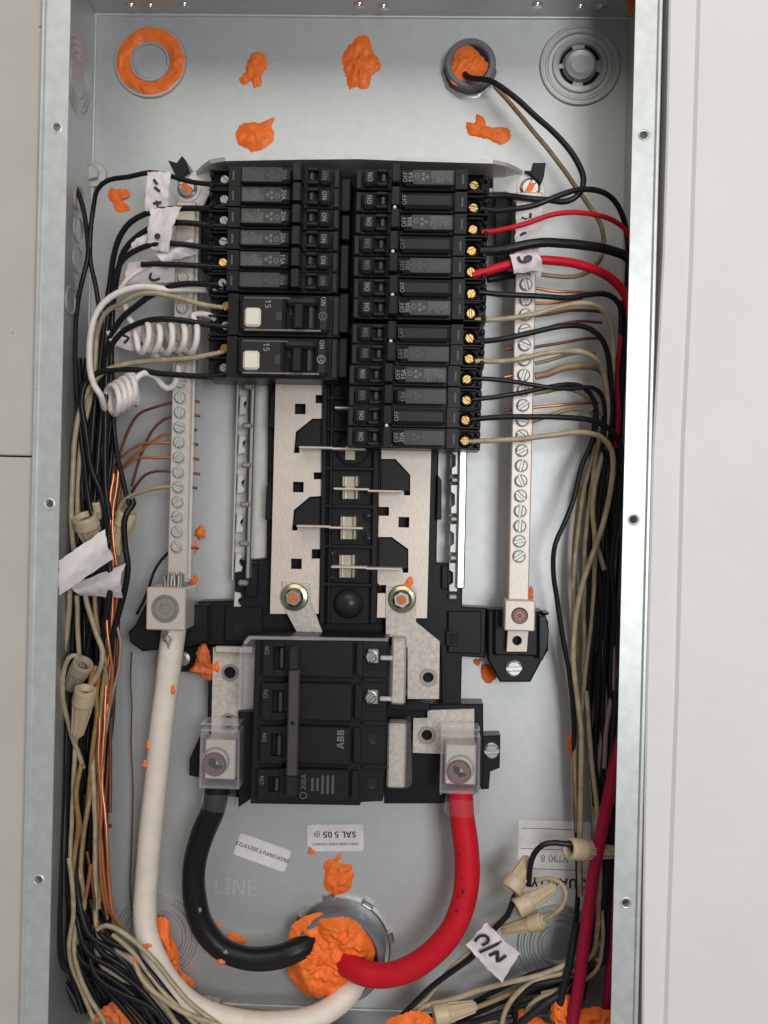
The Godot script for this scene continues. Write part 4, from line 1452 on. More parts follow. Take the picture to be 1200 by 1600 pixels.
		var y: float = k[2]
		g = G.new()
		PR(g, "%f %f %f %f %f %f %f %f" % [x - 31, y - 42, x + 29, y - 42, x + 31, y + 42, x - 34, y + 42], 43, 44, 0.0003)
		emit("cover_face", g, M["clear"], cv)
		for s in [[x - 32, x - 29, y - 44, y + 46], [x + 27, x + 30, y - 44, y + 46]]:
			g = G.new()
			B(g, s[0], s[2], s[1], s[3], 41.5, 66, 0.0004)
			emit("cover_side", g, M["clear_edge"], cv)
		for s in [[y - 48, y - 44], [y + 41, y + 45], [y - 58, y - 54]]:
			g = G.new()
			B(g, x - 31, s[0], x + 30, s[1], 42, 60, 0.0005)
			emit("cover_rib", g, M["clear_edge"], cv)
		g = G.new()
		g.lathe([Vector2(0.0105, 0.010), Vector2(0.0112, 0.008), Vector2(0.0112, 0.0), Vector2(0.0105, -0.001)], Transform3D(Basis(Vector3(1, 0, 0), Vector3(0, 0, -1), Vector3(0, 1, 0)), P(x - 2 if x < 500 else x + 2, y + 72, 58)), 28)
		emit("cover_collar", g, M["clear"], cv)

func build_cables() -> void:
	wire("service_cable", "thick black cable curving from the left line lug into the orange putty", "cable_black", 7.6, "340 1225 56 334 1262 56 316 1305 58 304 1350 60 304 1400 62 316 1446 64 344 1480 65 385 1497 65 430 1496 66 465 1484 68 488 1472 74 505 1466 84", "thick service cables", "cable")
	wire("service_cable", "thick red cable curving from the right line lug into the orange putty", "cable_red", 8.0, "719 1230 56 722 1275 55 728 1320 54 730 1366 53 724 1410 52 706 1454 51 672 1492 52 636 1515 53 600 1524 55 568 1520 58 545 1508 66 528 1494 82", "thick service cables", "cable")
	var o := wire("service_cable", "thick off-white cable hanging from the neutral lug down the left and back to the hub", "cable_white", 7.7, "273 975 55 268 1010 56 262 1060 60 253 1130 64 246 1200 68 236 1290 72 230 1360 74 226 1420 74 229 1460 72 244 1500 66 268 1540 60 305 1574 57 360 1594 56 430 1600 57 490 1590 62 535 1562 68 558 1532 76 562 1505 86", "thick service cables", "cable")
	var red := get_node("service_cable_001")
	for q in [[718, 1338, 45.2, 3, 5], [724, 1392, 44.2, 4, 7], [716, 1402, 44.0, 3, 6], [722, 1372, 44.4, 2.5, 4], [714, 1424, 43.4, 3, 5]]:
		var d := G.new()
		blob_g(d, pts2(oval(q[0], q[1], q[3] * 0.6, q[4] * 0.6, 0.3), q[2]), -q[2] * 0.001 - 0.0003, 0.0003, q[0])
		emit("scuff", d, M["dark_red"], red)
	var blk := get_node("service_cable")
	for q in [[304, 1420, 55.4, 3, 2.5], [312, 1422, 55.4, 2.5, 3], [352, 1488, 57.0, 4, 3], [410, 1508, 60.0, 3, 2]]:
		var d := G.new()
		blob_g(d, pts2(oval(q[0], q[1], q[3], q[4], 0.3), q[2]), -q[2] * 0.001 - 0.0008, 0.0007, q[0])
		emit("dust_speck", d, M["wire_tan"], blk)
	var g := G.new()
	var k := 0
	for i in 15:
		var a := TAU * i / 14.0
		var c := P(270 + cos(a) * 13 * (0.0 if i == 14 else 1.0), 918, 53 + sin(a) * 5.0)
		g = G.new()
		g.tube(PackedVector3Array([c + Vector3(0, -0.003, 0), c + Vector3(0.0004 * cos(i * 2.0), 0.004, 0), c + Vector3(0.001 * cos(i * 2.0), 0.0086 + 0.001 * sin(i * 3.0), 0.001 * sin(i))]), 0.0011, 7)
		emit("cable_strand", g, M["lug_steel"], o)
	g = G.new()
	var outline := pts2("252 988 266 986 268 1000 262 1014 258 1008 254 1000", 46)
	blob_g(g, outline, -0.0482, 0.001, 3.0)
	emit("bare_nick", g, M["lug_steel"], o)
	for q in [["N 232 1165 5 8", 61], ["N 270 1078 4 7", 54], ["N 226 1195 3 6", 61]]:
		var a := nums(q[0].substr(2))
		g = G.new()
		blob_g(g, pts2(oval(a[0], a[1], a[2], a[3]), q[1]), -q[1] * 0.001 - 0.0005, 0.0013, 2.0)
		emit("putty_smear", g, M["putty"], o)

func build_left_wires() -> void:
	var gb := "black branch wires at the left"
	wire("branch_wire", "black wire of the top left breaker, passing the shiny corner screw", "wire_black", 1.6, "358 288 41 340 288 42 300 284 46 270 276 48 235 270 50 200 277 52 170 281 54 152 296 58 145 330 62 141 375 64 142 412 66 150 450 68 156 510 70 146 600 68 132 690 66 128 760 62 130 830 66 118 930 64 112 1040 66 108 1160 66 104 1300 68 108 1420 66 122 1500 62 150 1560 66 170 1610 70", gb)
	wire("branch_wire", "black wire crossing beside the small round knockouts of the left wall", "wire_black", 1.6, "112 280 60 124 306 62 134 350 64 138 400 64 128 440 64 120 480 62 118 550 60 122 640 58 132 720 58 138 780 56 150 830 58 156 860 64 150 940 66 134 1040 68 128 1150 70 120 1300 70 118 1440 70 140 1520 70 180 1580 74", gb)
	wire("branch_wire", "black wire of the second left breaker, bending down inside the dotted tag", "wire_black", 1.9, "358 321 41 330 325 42 300 325 44 272 326 46 235 332 48 205 347 51 186 372 54 177 402 58 172 440 62 164 500 64 154 580 62 146 660 62 140 750 60 142 800 62", gb)
	wire("branch_wire", "black wire of the third left breaker, arching over the dotted tag", "wire_black", 1.9, "358 355 41 330 352 42 290 348 43 262 349 44 238 356 46 212 372 49 194 392 52 184 424 56 176 480 60 168 560 62 160 640 62 152 730 62 146 800 62", gb)
	wire("branch_wire", "black wire of the fourth left breaker with the long even bend", "wire_black", 1.8, "358 388 41 330 387 41 290 382 42 250 381 42 218 389 44 192 406 47 180 432 52 176 490 58 174 560 60 170 640 60 164 720 60 160 790 62 158 900 66 152 1000 68 150 1100 70 144 1250 72 140 1400 70 160 1470 66 210 1500 62 252 1546 58 300 1590 54 330 1620 52", gb)
	wire("branch_wire", "short straight black wire of the 15A left breaker, its end bare of tags", "wire_black", 1.8, "358 419 41 330 416 41 290 414 41 250 413 42 221 413 43", gb)
	wire("branch_wire", "black wire of the lowest left single, dipping under the cream wire", "wire_black", 1.9, "358 447 41 330 444 42 295 443 44 268 447 45 238 461 48 212 479 50 188 500 54 172 528 58 162 580 62 156 660 66 150 740 66 152 820 68", gb)
	wire("branch_wire", "black wire of the upper white-button breaker, arched above the white coil", "wire_black", 1.9, "358 512 41 330 508 41 300 503 40 260 499 40 232 501 42 205 510 46 185 524 50 170 550 54 166 620 56 164 700 58 166 770 58 172 812 60", gb)
	wire("branch_wire", "black wire of the lower white-button breaker, running level below the coil", "wire_black", 1.9, "358 585 41 330 588 42 290 587 44 250 584 46 215 578 48 180 577 50 152 583 50 134 598 50 128 630 50 134 670 52 142 730 52 158 770 54 166 815 58 164 842 62", gb)
	wire("branch_wire", "lone black wire hanging below the lower white coil into a connector", "wire_black", 1.6, "176 645 62 182 700 62 190 740 60 198 775 58 204 792 56", gb)
	wire("branch_wire", "short black loop out of the connector beside the copper wires", "wire_black", 2.0, "206 780 56 208 786 56 200 798 54 194 815 54 196 850 56 200 890 58 190 940 60 178 985 62 170 1040 66 166 1100 70", gb)
	wire("branch_wire", "black wire over the front of the folded white paper", "wire_black", 1.9, "158 830 58 170 880 50 172 920 50 166 965 52 160 1010 58 165 1060 62 172 1110 66 158 1170 68 150 1260 70 146 1350 68 150 1430 64 176 1470 60 220 1512 58 262 1560 54 310 1596 52 360 1620 50", gb)
	wire("branch_wire", "black wire lying along the left flange, lowest at the corner loop", "wire_black", 1.9, "120 860 66 104 940 62 100 1060 60 98 1200 60 94 1350 58 94 1460 56 100 1510 58 116 1522 62 140 1530 66", gb)
	var k := 0
	for q in [["second from the flange", "108 900 72 116 1000 74 114 1120 76 112 1260 76 106 1400 74 112 1520 72 136 1600 72"], ["behind the pair of cream connectors", "130 900 72 138 980 74 134 1100 76 128 1240 76 128 1380 76 140 1500 74 170 1580 76"], ["deepest of the lower bundle", "146 900 76 150 1020 78 142 1160 80 136 1280 80 138 1420 78 168 1500 72 214 1560 68 240 1620 66"], ["beside the bright copper pair", "170 930 74 160 1020 74 158 1140 74 152 1260 74 154 1400 72 178 1462 66 226 1512 62 270 1566 56 330 1604 52"], ["swinging past the corner putty", "134 1240 64 130 1340 62 134 1440 58 158 1486 54 196 1512 54 226 1552 56 236 1600 60"], ["in the lower corner with a grey sheen", "120 1300 60 122 1400 58 140 1460 54 180 1488 52 214 1530 54 232 1580 58 240 1602 62"], ["curling above the lower left putty", "150 1420 62 142 1470 58 148 1520 58 180 1545 62 204 1575 66"]]:
		wire("branch_wire", "black wire %s at the lower left" % q[0], "wire_dark" if k % 3 == 2 else "wire_black", 1.9, q[1], gb)
		k += 1
	var ord := ["first", "second", "third", "fourth", "fifth", "sixth", "seventh", "eighth", "ninth", "tenth", "eleventh", "twelfth"]
	for i in 12:
		var x := 101.0 + 6.6 * i
		var d := 84.0 - (i * 5) % 9 - (6.0 if i % 3 == 0 else 0.0)
		var path := ""
		for j in 9:
			var y := 850.0 + j * 82.0
			path += "%f %f %f " % [x - (y - 850.0) * 0.012 + 4.5 * sin(j * 1.3 + i * 2.1) + 2.0 * sin(j * 2.9 + i), y, d - 2.0 * sin(j * 0.9 + i)]
		if i < 5:
			path += "%f 1560 %f %f 1620 %f" % [x + 14 + i * 4, d - 4, x + 34 + i * 6, d - 6]
		else:
			path += "%f 1530 %f %f 1574 %f %f 1620 %f" % [x + 6 + i * 2, d - 12, x + 22 + i * 7, d - 18, x + 40 + i * 11, d - 22]
		wire("branch_wire", "%s black wire from the left side wall at the back of the lower bundle" % ord[i], "wire_black" if i % 4 else "wire_dark", 1.85, path, gb)
	for i in 8:
		var x := 124.0 + 7.5 * i
		var path := ""
		for j in 5:
			var y := 560.0 + j * 72.0
			path += "%f %f %f " % [x - j * 2.0 + 4.0 * sin(j * 1.5 + i * 1.7), y, 74.0 + (i * 3) % 7 - j]
		wire("branch_wire", "%s black wire from the flange at the back of the bundle behind the coils" % ord[i], "wire_black", 1.8, path, gb)
	var gc := "cream branch wires at the left"
	wire("branch_wire", "cream wire of the upper white-button breaker, arched across the white lead", "wire_cream", 1.6, "352 481 41 335 479 42 310 474 42 275 464 43 240 458 44 214 461 46 188 475 50 164 490 54 152 520 58 148 580 60 140 630 60 128 680 60 122 760 62 120 830 64", gc)
	wire("branch_wire", "cream wire of the lower white-button breaker, falling along the left flange", "wire_cream", 1.7, "352 549 41 325 555 43 285 560 45 235 564 47 195 570 49 163 580 51 142 602 53 128 632 54 118 680 54 113 750 54 112 810 56 116 870 60", gc)
	wire("branch_wire", "thin cream wire behind the falling cream wire at the left", "wire_cream", 1.4, "142 604 58 134 640 60 128 690 62 124 760 64 122 820 66", gc)
	wire("branch_wire", "cream wire leaving the folded paper toward the looped connector", "wire_cream", 1.7, "110 912 56 108 950 58 104 990 60 100 1020 60 104 1034 62", gc)
	wire("branch_wire", "cream wire looped into the grey connector at the left flange", "wire_cream", 1.6, "116 1044 54 122 1034 52 118 1024 50 108 1028 50 100 1052 52 98 1085 54 104 1120 58 112 1150 60 124 1180 62 130 1200 64", gc)
	wire("branch_wire", "cream wire bending into the long ribbed connector", "wire_cream", 1.7, "128 900 54 138 950 52 150 990 50 160 1018 50 158 1042 50 148 1062 52 136 1078 54", gc)
	wire("branch_wire", "amber stained wire from the long ribbed connector downward", "wire_amber", 1.7, "141 1080 54 143 1058 53 150 1042 53 154 1052 56 150 1085 58 151 1120 58 146 1160 58 142 1210 60 137 1260 62", gc)
	wire("branch_wire", "short tan wire end behind the bend of the cream wire", "wire_tan", 1.6, "163 1040 60 168 1070 62 170 1100 64 168 1118 64", gc)
	wire("branch_wire", "thin mauve wire slanting across the copper at the left", "wire_mauve", 1.1, "178 965 62 188 1000 62 184 1050 62 174 1090 60 168 1130 60 156 1180 60 146 1220 62 142 1250 64", gc)
	wire("branch_wire", "cream wire snaking down the middle of the lower left bundle", "wire_cream", 1.6, "128 1192 62 119 1228 60 120 1262 60 124 1290 60 119 1317 62 116 1350 64", gc)
	wire("branch_wire", "short cream wire crossing behind the snaking one", "wire_cream", 1.5, "146 1190 62 141 1235 62 130 1300 64 126 1320 66", gc)
	wire("branch_wire", "straight cream wire nearest the copper at the lower left", "wire_cream", 1.7, "145 1170 60 147 1240 58 149 1310 58 149 1380 58 150 1445 56 160 1475 58", gc)
	wire("branch_wire", "cream wire bowed outward nearest the flange at the lower left", "wire_cream", 1.6, "108 1340 58 113 1390 56 115 1430 56 108 1480 58 112 1510 60 128 1548 62 150 1600 64", gc)
	wire("branch_wire", "cream wire with a kink between the bowed and straight ones", "wire_tan", 1.5, "118 1320 62 124 1360 60 133 1405 58 126 1445 60 120 1475 62", gc)
	wire("branch_wire", "cream wire arching from the bundle along the white cable", "wire_cream", 1.6, "152 1452 52 166 1446 50 188 1454 48 214 1474 46 244 1504 45 266 1532 46 292 1562 47 330 1592 48 380 1622 50", gc)
	wire("branch_wire", "cream wire sweeping lowest under the white cable to the bottom edge", "wire_cream", 1.7, "190 1475 56 208 1500 52 222 1530 50 252 1558 48 292 1584 46 340 1602 45", gc)
	for q in [["just behind the folded paper edge", "wire_cream", "120 930 56 122 990 58 126 1050 60 124 1110 62 118 1170 62 114 1230 62 112 1300 62 110 1340 60"], ["beside the amber one, reaching the kink", "wire_tan", "146 905 58 150 960 58 156 1000 60 164 1030 60 160 1080 62 156 1140 62 150 1190 62 140 1250 60 130 1310 60 126 1360 60 132 1404 58"], ["between black ones below the long connector", "wire_amber", "127 1195 58 119 1240 56 122 1290 56 118 1330 58 112 1380 58"], ["farther back behind the copper sheaf", "wire_tan", "168 920 66 166 1000 68 172 1060 70 166 1130 70 154 1200 68 150 1260 66 156 1340 66 154 1420 62"], ["that ends in the corner tangle", "wire_cream", "120 1440 58 116 1490 56 124 1524 56 138 1556 58 160 1590 60 178 1630 62"], ["flattened under the corner tangle", "wire_mauve", "160 1478 54 190 1490 52 212 1510 52 228 1546 54 236 1590 58"], ["second along the white cable's lower bend", "wire_cream", "176 1460 54 204 1484 51 228 1514 50 250 1544 49 276 1572 48 306 1600 48 330 1625 48"]]:
		wire("branch_wire", "stained cream wire %s, lower left" % q[0], q[1], 1.55, q[2], gc)
	var corner := ["first", "second", "third", "fourth", "fifth", "sixth", "seventh"]
	for i in 7:
		var y0 := 1462.0 + 13.0 * i
		var x0 := 118.0 + (i * 37) % 48
		var d0 := 62.0 - (i * 7) % 11
		wire("branch_wire", "%s %s wire down of those raking across the lower left corner" % [corner[i], "cream" if i in [2, 5] else "black"], "wire_cream" if i in [2, 5] else "wire_black", 1.8, "%f %f %f %f %f %f %f %f %f %f %f %f %f %f %f" % [x0 - 14, y0 - 70, d0 + 6, x0 + 4, y0 - 14, d0, x0 + 46 + 5 * (i % 3), y0 + 14, d0 - 3, x0 + 92, y0 + 62 - 4 * i, d0 - 5, x0 + 136 + 8 * (i % 2), y0 + 128 - 4 * i, d0 - 4], gb if not i in [2, 5] else gc)
	wire("branch_wire", "thin tan cable lying on the bottom wall behind the white cable", "wire_tan", 1.5, "300 1555 84 330 1566 84 370 1576 82 430 1582 80 470 1584 78", gc)
	# copper
	var gk := "bare copper wires at the left"
	k = 0
	for q in [["dull one to the topmost of the exposed screws", "dull_copper", "272 628 61 240 637 62 215 648 64 198 678 66 186 716 68 180 745 70"], ["dull one arched over its neighbours", "dull_copper", "272 650 61 255 656 62 236 675 64 224 700 66 214 730 68 206 760 70"], ["bright one bent from a high screw", "copper", "272 674 61 250 682 62 228 697 64 205 716 66 190 732 68 180 760 70"], ["bright level one over the bundle", "copper", "272 693 61 248 692 62 226 692 63 205 702 65 188 716 68 176 734 72"], ["brightest level one, middle of the row", "copper", "272 715 61 240 715 62 218 715 63 200 724 65 188 742 68 180 775 70 176 810 70"], ["dull one lowest but the tan wire", "dull_copper", "272 737 61 245 736 62 226 742 64 214 756 66 206 770 70"]]:
		wire("copper_wire", "bare copper ground wire, " + q[0], q[1], 0.95, q[2], gk)
		k += 1
	wire("branch_wire", "short tan wire from a bar screw into the bent connector", "wire_tan", 1.4, "272 760 60 245 762 58 222 768 57 206 774 57 192 784 58 182 806 60", gc)
	for q in [["of the thick sheaf behind the connector", "copper", "186 728 61 182 760 61 176 800 61 178 850 61 184 900 63 180 960 65 172 1040 65 167 1110 61 162 1180 59 159 1230 57 164 1270 55 168 1320 53 170 1380 53 176 1425 53 190 1448 57"], ["twisted beside the sheaf, bright at the lug", "copper", "178 740 62 172 790 61 176 860 63 176 950 65 168 1040 63 163 1130 59 158 1200 57 154 1260 57 158 1320 55 164 1380 55 172 1425 57 184 1442 59"], ["dull one at the back of the sheaf", "dull_copper", "192 740 63 184 790 64 182 860 65 186 940 67 182 1040 67 174 1120 67 172 1200 67 172 1270 65"], ["dull one nearest the white cable", "dull_copper", "182 900 67 180 1000 68 176 1100 68 168 1210 67 166 1290 65 174 1290 65"], ["short one at the lower left corner", "copper", "142 1350 53 138 1380 53 134 1402 53"]]:
		wire("copper_wire", "bare copper wire " + q[0], q[1], 1.2, q[2], gk)
	for q in [["leaning out of the sheaf above the long connector", "copper", "172 900 54 166 960 52 170 1010 52 176 1050 54 170 1100 56"], ["thin one lying over the straight cream wire", "copper", "156 1120 54 154 1180 52 158 1250 52 156 1320 52 160 1390 54 168 1436 58"], ["reddish one crossing low between black wires", "dull_copper", "136 1330 56 146 1390 55 150 1430 56 166 1470 56"]]:
		wire("copper_wire", "bare copper wire " + q[0], q[1], 1.05, q[2], gk)
	wire("bare_strand", "thin dusty strand hanging down beside the white cable", "dull_copper", 0.5, "206 1018 80 204 1060 82 206 1100 82 205 1160 84 208 1230 84 206 1320 84 204 1400 84 210 1450 84", "")
	wire("bare_strand", "thin dark wire slanting from the left bar behind the neutral lug", "wire_dark", 1.0, "268 858 68 252 876 70 240 895 72 230 925 74 214 960 74", "")
	# white pigtails
	var gp := "coiled white pigtails"
	var path := ""
	path += "335 497 42 318 490 46 302 492 47 "
	for i in 36:
		var a := TAU * i / 7.8
		path += "%f %f %f " % [305.0 - i * 2.45 + (6.0 + 0.12 * i) * sin(a) + 2.0 * sin(i * 0.7), 527.0 - (23.0 + 2.0 * sin(i * 0.45)) * cos(a) + i * 0.05, 46.0 - 9.0 * sin(a)]
	path += "210 510 50 200 495 56 196 478 60"
	wire("pigtail", "white pigtail coiled in five loose rings beside the upper white-button breaker", "wire_white", 2.0, path, gp)
	path = "352 455 44 300 452 50 262 452 46 238 448 44 212 449 44 184 458 44 162 474 44 147 498 44 140 535 44 140 575 44 147 602 44 158 618 44 "
	for i in 29:
		var a := TAU * i / 6.5 + 2.6
		path += "%f %f %f " % [172.0 + i * 1.32 + 9.0 * cos(a), 628.0 - i * 0.85 + 24.0 * sin(a) * 1.0, 48.0 - 10.0 * cos(a)]
	path += "214 632 50 208 610 46 213 592 44 226 583 46 242 588 50 252 600 54 262 607 54 272 602 54 278 588 54 279 572 54"
	wire("pigtail", "white pigtail with a big loose arc and a tight coil hanging below it", "wire_white", 2.05, path, gp)
	wire("pigtail", "short white lead bent under the marked tag", "wire_white", 1.6, "236 414 46 216 424 47 200 436 48 188 452 50", gp)
	wire("pigtail", "white lead lying behind the coil toward the left bar", "wire_white", 1.6, "272 452 54 240 462 56 214 476 58 198 500 60", gp)
	# connectors
	wire_nut("cream twist connector above the folded white paper, nearest the flange", P(131, 806, 52), P(150, 862, 64), 8.0)
	wire_nut("pale twist connector half hidden behind the upper cream one", P(152, 782, 62), P(160, 830, 68), 5.5)
	wire_nut("cream twist connector tilted beside the copper wires", P(200, 800, 60), P(180, 866, 66), 6.4)
	wire_nut("greyish squat twist connector under the cream loop", P(131, 1036, 50), P(108, 1076, 62), 6.6, "nut_grey")
	wire_nut("long ribbed cream twist connector hanging at the left flange", P(134, 1076, 46), P(120, 1150, 56), 6.8)
	wire_nut("small grey connector sleeve on the tan cable at the bottom wall", P(344, 1568, 80), P(318, 1558, 82), 3.0, "nut_grey")

func build_right_wires() -> void:
	var gb := "black branch wires at the right"
	wire("branch_wire", "black wire from the putty-filled bushing round to the top right breaker", "wire_black", 1.9, "722 112 82 735 122 74 765 126 66 800 148 60 838 183 56 876 218 54 902 252 52 912 280 51 906 302 50 886 314 50 855 312 50 815 309 48 790 306 45 755 304 42 742 292 42", gb)
	wire("branch_wire", "black wire of the second right breaker, humped over the marked strip", "wire_black", 1.8, "750 326 41 775 329 41 805 326 40 840 319 40 875 305 40 905 297 42 935 298 46 958 311 52 972 334 58 980 372 64 978 480 70 972 600 72 966 760 74 962 900 76 956 1040 78 952 1200 78", gb)
	wire("branch_wire", "thick black wire under the thin red one, leaving the 40A breaker", "wire_black", 3.0, "750 392 42 775 391 42 805 386 42 840 380 43 880 380 46 920 384 50 955 392 56 985 408 62 992 470 68", gb)
	wire("branch_wire", "thick short black wire under the thick red one", "wire_black", 2.6, "762 436 56 785 433 58 812 428 64 835 424 72", gb)
	wire("branch_wire", "black wire crossing above the empty bar screws, just under the thick red wire", "wire_black", 1.8, "748 456 41 775 459 42 815 461 43 855 464 45 890 466 48 922 460 52 950 460 58 968 476 64 970 520 68 962 620 70 956 720 70 948 830 70 944 920 70 938 1020 70 934 1100 70 926 1200 70 932 1290 70 920 1420 68 905 1520 66", gb)
	wire("branch_wire", "black wire of the worn-handle breaker, upper arch over the right bar", "wire_black", 1.8, "742 534 42 770 532 42 810 524 42 850 515 44 890 509 46 922 514 50 942 532 54 952 565 58 954 620 60 950 700 62 936 790 64 930 880 66 928 980 66 920 1080 66 924 1180 66 930 1260 66", gb)
	wire("branch_wire", "black wire of the 15A breaker crossing its lower neighbour", "wire_black", 1.5, "738 591 42 770 593 43 810 597 44 850 604 45 890 608 48 925 606 52 940 618 56 946 650 60 942 720 62 946 800 64 950 900 66 946 1000 66 942 1120 68 946 1200 70", gb)
	wire("branch_wire", "black wire that swings wide to the left of the right-hand bundle", "wire_black", 1.6, "738 624 42 770 621 43 810 614 44 850 606 46 885 601 48 912 606 52 928 626 56 932 655 58 926 688 58 908 730 56 896 780 54 882 818 54 868 850 54 864 890 56 869 930 58 878 985 60 889 1050 62 896 1120 64 898 1220 68 902 1330 70 900 1440 66 884 1520 62 868 1600 60", gb)
	wire("branch_wire", "black wire second from the bottom of the right column, level then falling", "wire_black", 1.8, "736 655 42 765 653 42 810 651 42 860 651 43 905 654 46 938 662 50 960 678 54 972 706 58 966 790 62 956 880 64 960 960 66 954 1060 66 958 1120 66", gb)
	var k := 0
	for q in [["deep in the bundle behind the cream ones", "930 640 74 926 720 76 922 820 76 930 920 76 926 1030 76 920 1140 76 926 1230 76 936 1340 76 930 1450 74 910 1560 70"], ["in the heart of the bundle", "944 650 70 938 760 70 936 860 72 940 960 72 932 1060 72 936 1150 72 944 1240 72 940 1340 72 930 1440 68 912 1540 64"], ["beside the flange", "960 700 72 954 800 72 950 900 74 954 1000 74 950 1090 74 954 1180 74 948 1290 74"], ["next to the wide cream one", "926 690 68 920 800 70 922 900 70 920 1000 70 918 1110 70 930 1190 70 940 1270 70"], ["half under the crimson cable", "962 1080 62 956 1180 62 950 1280 64 938 1400 64 924 1490 62 896 1550 60 880 1610 60"]]:
		wire("branch_wire", "black wire %s at the right" % q[0], "wire_dark", 1.9, q[1], gb)
		k += 1
	wire("branch_wire", "thick black wire behind the crimson cable at the lower right", "wire_dark", 4.2, "962 1260 62 950 1340 62 934 1430 62 912 1510 62 892 1610 62", gb)
	wire("branch_wire", "black wire from the cap beside the paper sheet down through the lettered tag", "wire_black", 1.9, "812 1385 50 802 1405 50 794 1430 50 776 1448 50 756 1474 52 738 1494 54 714 1512 56 684 1534 58 652 1564 60 610 1606 62", gb)
	wire("branch_wire", "black wire bowing from the connector over the paper sheet", "wire_black", 1.8, "892 1320 44 868 1317 44 848 1320 44 834 1334 45 828 1354 46 826 1384 48", gb)
	wire("branch_wire", "black wire end curling into the lower right putty", "wire_black", 1.9, "930 1500 58 905 1522 56 868 1532 56 836 1540 56 816 1554 58 806 1576 62 806 1600 66", gb)
	wire("branch_wire", "black wire along the bottom wall behind the cream one", "wire_black", 1.6, "846 1548 70 800 1556 72 750 1568 74 700 1582 76 650 1590 78", gb)
	wire("branch_wire", "black wire bent around the lower right corner beside the flange", "wire_dark", 1.8, "952 1380 66 948 1450 64 944 1500 62 922 1520 62 900 1530 62", gb)
	var gr := "red wires at the right"
	wire("branch_wire", "thin red wire of the upper 30A breaker", "wire_red", 1.6, "752 363 41 770 361 41 800 355 40 830 347 40 862 336 41 895 332 43 930 335 48 960 345 54 982 366 60 990 420 66", gr)
	wire("branch_wire", "thick red wire of the 40A breaker with the paper tag on it", "wire_red", 2.9, "738 430 42 760 424 42 785 417 42 815 409 42 850 406 43 890 410 46 925 420 50 955 436 55 978 462 60 990 520 66", gr)
	wire("branch_wire", "dark red wire dropping beside the flange under the thick red one", "wire_crimson", 1.7, "972 470 70 969 530 68 964 590 66 966 640 66 962 700 68", gr)
	wire("feeder_cable", "crimson cable running along the right flange to the bottom", "wire_crimson", 3.9, "984 1100 56 972 1150 54 960 1200 52 950 1250 50 940 1300 49 928 1360 48 920 1420 48 912 1480 49 904 1540 51 892 1612 54", gr, "cable")
	wire("feeder_cable", "dusky red cable behind the crimson one at the lower right", "wire_crimson", 2.6, "966 1270 70 958 1380 70 954 1470 68 950 1540 66 944 1600 66", gr, "cable")
	var gc := "cream branch wires at the right"
	wire("branch_wire", "long tan wire from the bushing down to a right bar screw", "wire_tan", 1.5, "772 134 74 800 164 72 832 204 72 866 246 72 896 286 72 918 318 70 936 346 68 943 378 66 936 408 64 918 426 62 895 433 61 868 432 60 846 429 60", gc)
	wire("branch_wire", "cream wire high over the right bar, hooked down beside the dark red one", "wire_cream", 1.7, "742 500 42 768 500 42 805 496 42 845 488 43 880 478 45 908 474 47 934 479 50 950 496 54 957 524 58 958 565 60 952 640 64 946 720 66 940 760 68", gc)
	wire("branch_wire", "cream wire of the worn-handle breaker, level across the right bar", "wire_cream", 1.7, "742 564 42 768 565 42 805 562 42 845 553 44 885 549 46 915 552 50 936 566 54 946 594 58 950 640 60 946 690 62 934 740 62 926 790 62 930 840 64 944 890 66", gc)
	wire("branch_wire", "cream wire of the lowest right breaker, hooked down and crossing the bundle", "wire_cream", 1.75, "734 690 42 765 689 42 810 686 42 860 680 43 910 676 46 940 684 50 956 704 53 957 745 55 948 795 56 934 845 56 918 890 56 906 930 56 898 975 57 896 1030 58 902 1090 60 908 1150 60 908 1220 60 906 1300 60 907 1400 64", gc)
	k = 0
	for q in [["outermost of the cream bundle", "932 694 66 914 760 66 904 820 66 898 880 66 896 950 68 894 1010 68 900 1090 70 902 1170 70 902 1250 70 900 1320 70", "wire_cream"], ["second of the cream bundle", "938 690 68 924 760 68 916 830 68 913 900 68 912 960 70 914 1010 70 912 1050 70 918 1110 70 922 1180 70 926 1250 70 932 1310 70", "wire_cream"], ["bowed in the middle of the bundle", "936 688 64 928 740 64 926 790 63 928 830 63 930 870 64 926 950 66 920 1010 66 914 1060 66 908 1120 68", "wire_cream"], ["seen between the black ones", "952 860 72 944 920 72 942 1000 70 944 1060 70 946 1110 70 938 1170 70 934 1220 70", "wire_mauve"], ["brownish, close to the flange", "966 800 74 960 880 74 958 960 74 962 1060 74", "wire_mauve"]]:
		wire("branch_wire", "cream wire %s at the right" % q[0], q[2], 1.5, q[1], gc)
	for q in [["left edge of the bundle above the label sheet", "wire_tan", "890 1060 66 896 1110 66 898 1180 66 900 1240 66 902 1300 68"], ["third of the cream bundle, slipping behind the crimson cable", "wire_cream", "916 1080 64 920 1140 63 926 1200 62 932 1260 62 934 1310 62"], ["beside the crimson cable near the knockout", "wire_cream", "938 1340 58 936 1400 57 934 1450 57 926 1490 58 908 1510 60"], ["amber-stained, deep in the bundle", "wire_amber", "908 760 72 900 830 72 896 890 73 900 960 73 902 1030 74"], ["near the flange halfway down", "wire_mauve", "958 1010 66 956 1080 66 948 1140 66 944 1200 66"]]:
		wire("branch_wire", "stained cream wire, %s, at the right" % q[0], q[1], 1.6, q[2], gc)
	wire("branch_wire", "thick tan wire into the right bar below the middle copper one", "wire_tan", 2.4, "836 588 61 855 584 61 880 575 62 910 572 64 935 576 68 950 590 72", gc)
	wire("branch_wire", "thin cream wire just under the level cream one at the right bar", "wire_tan", 1.3, "836 568 61 856 563 61 880 556 62 905 551 64 930 552 68", gc)
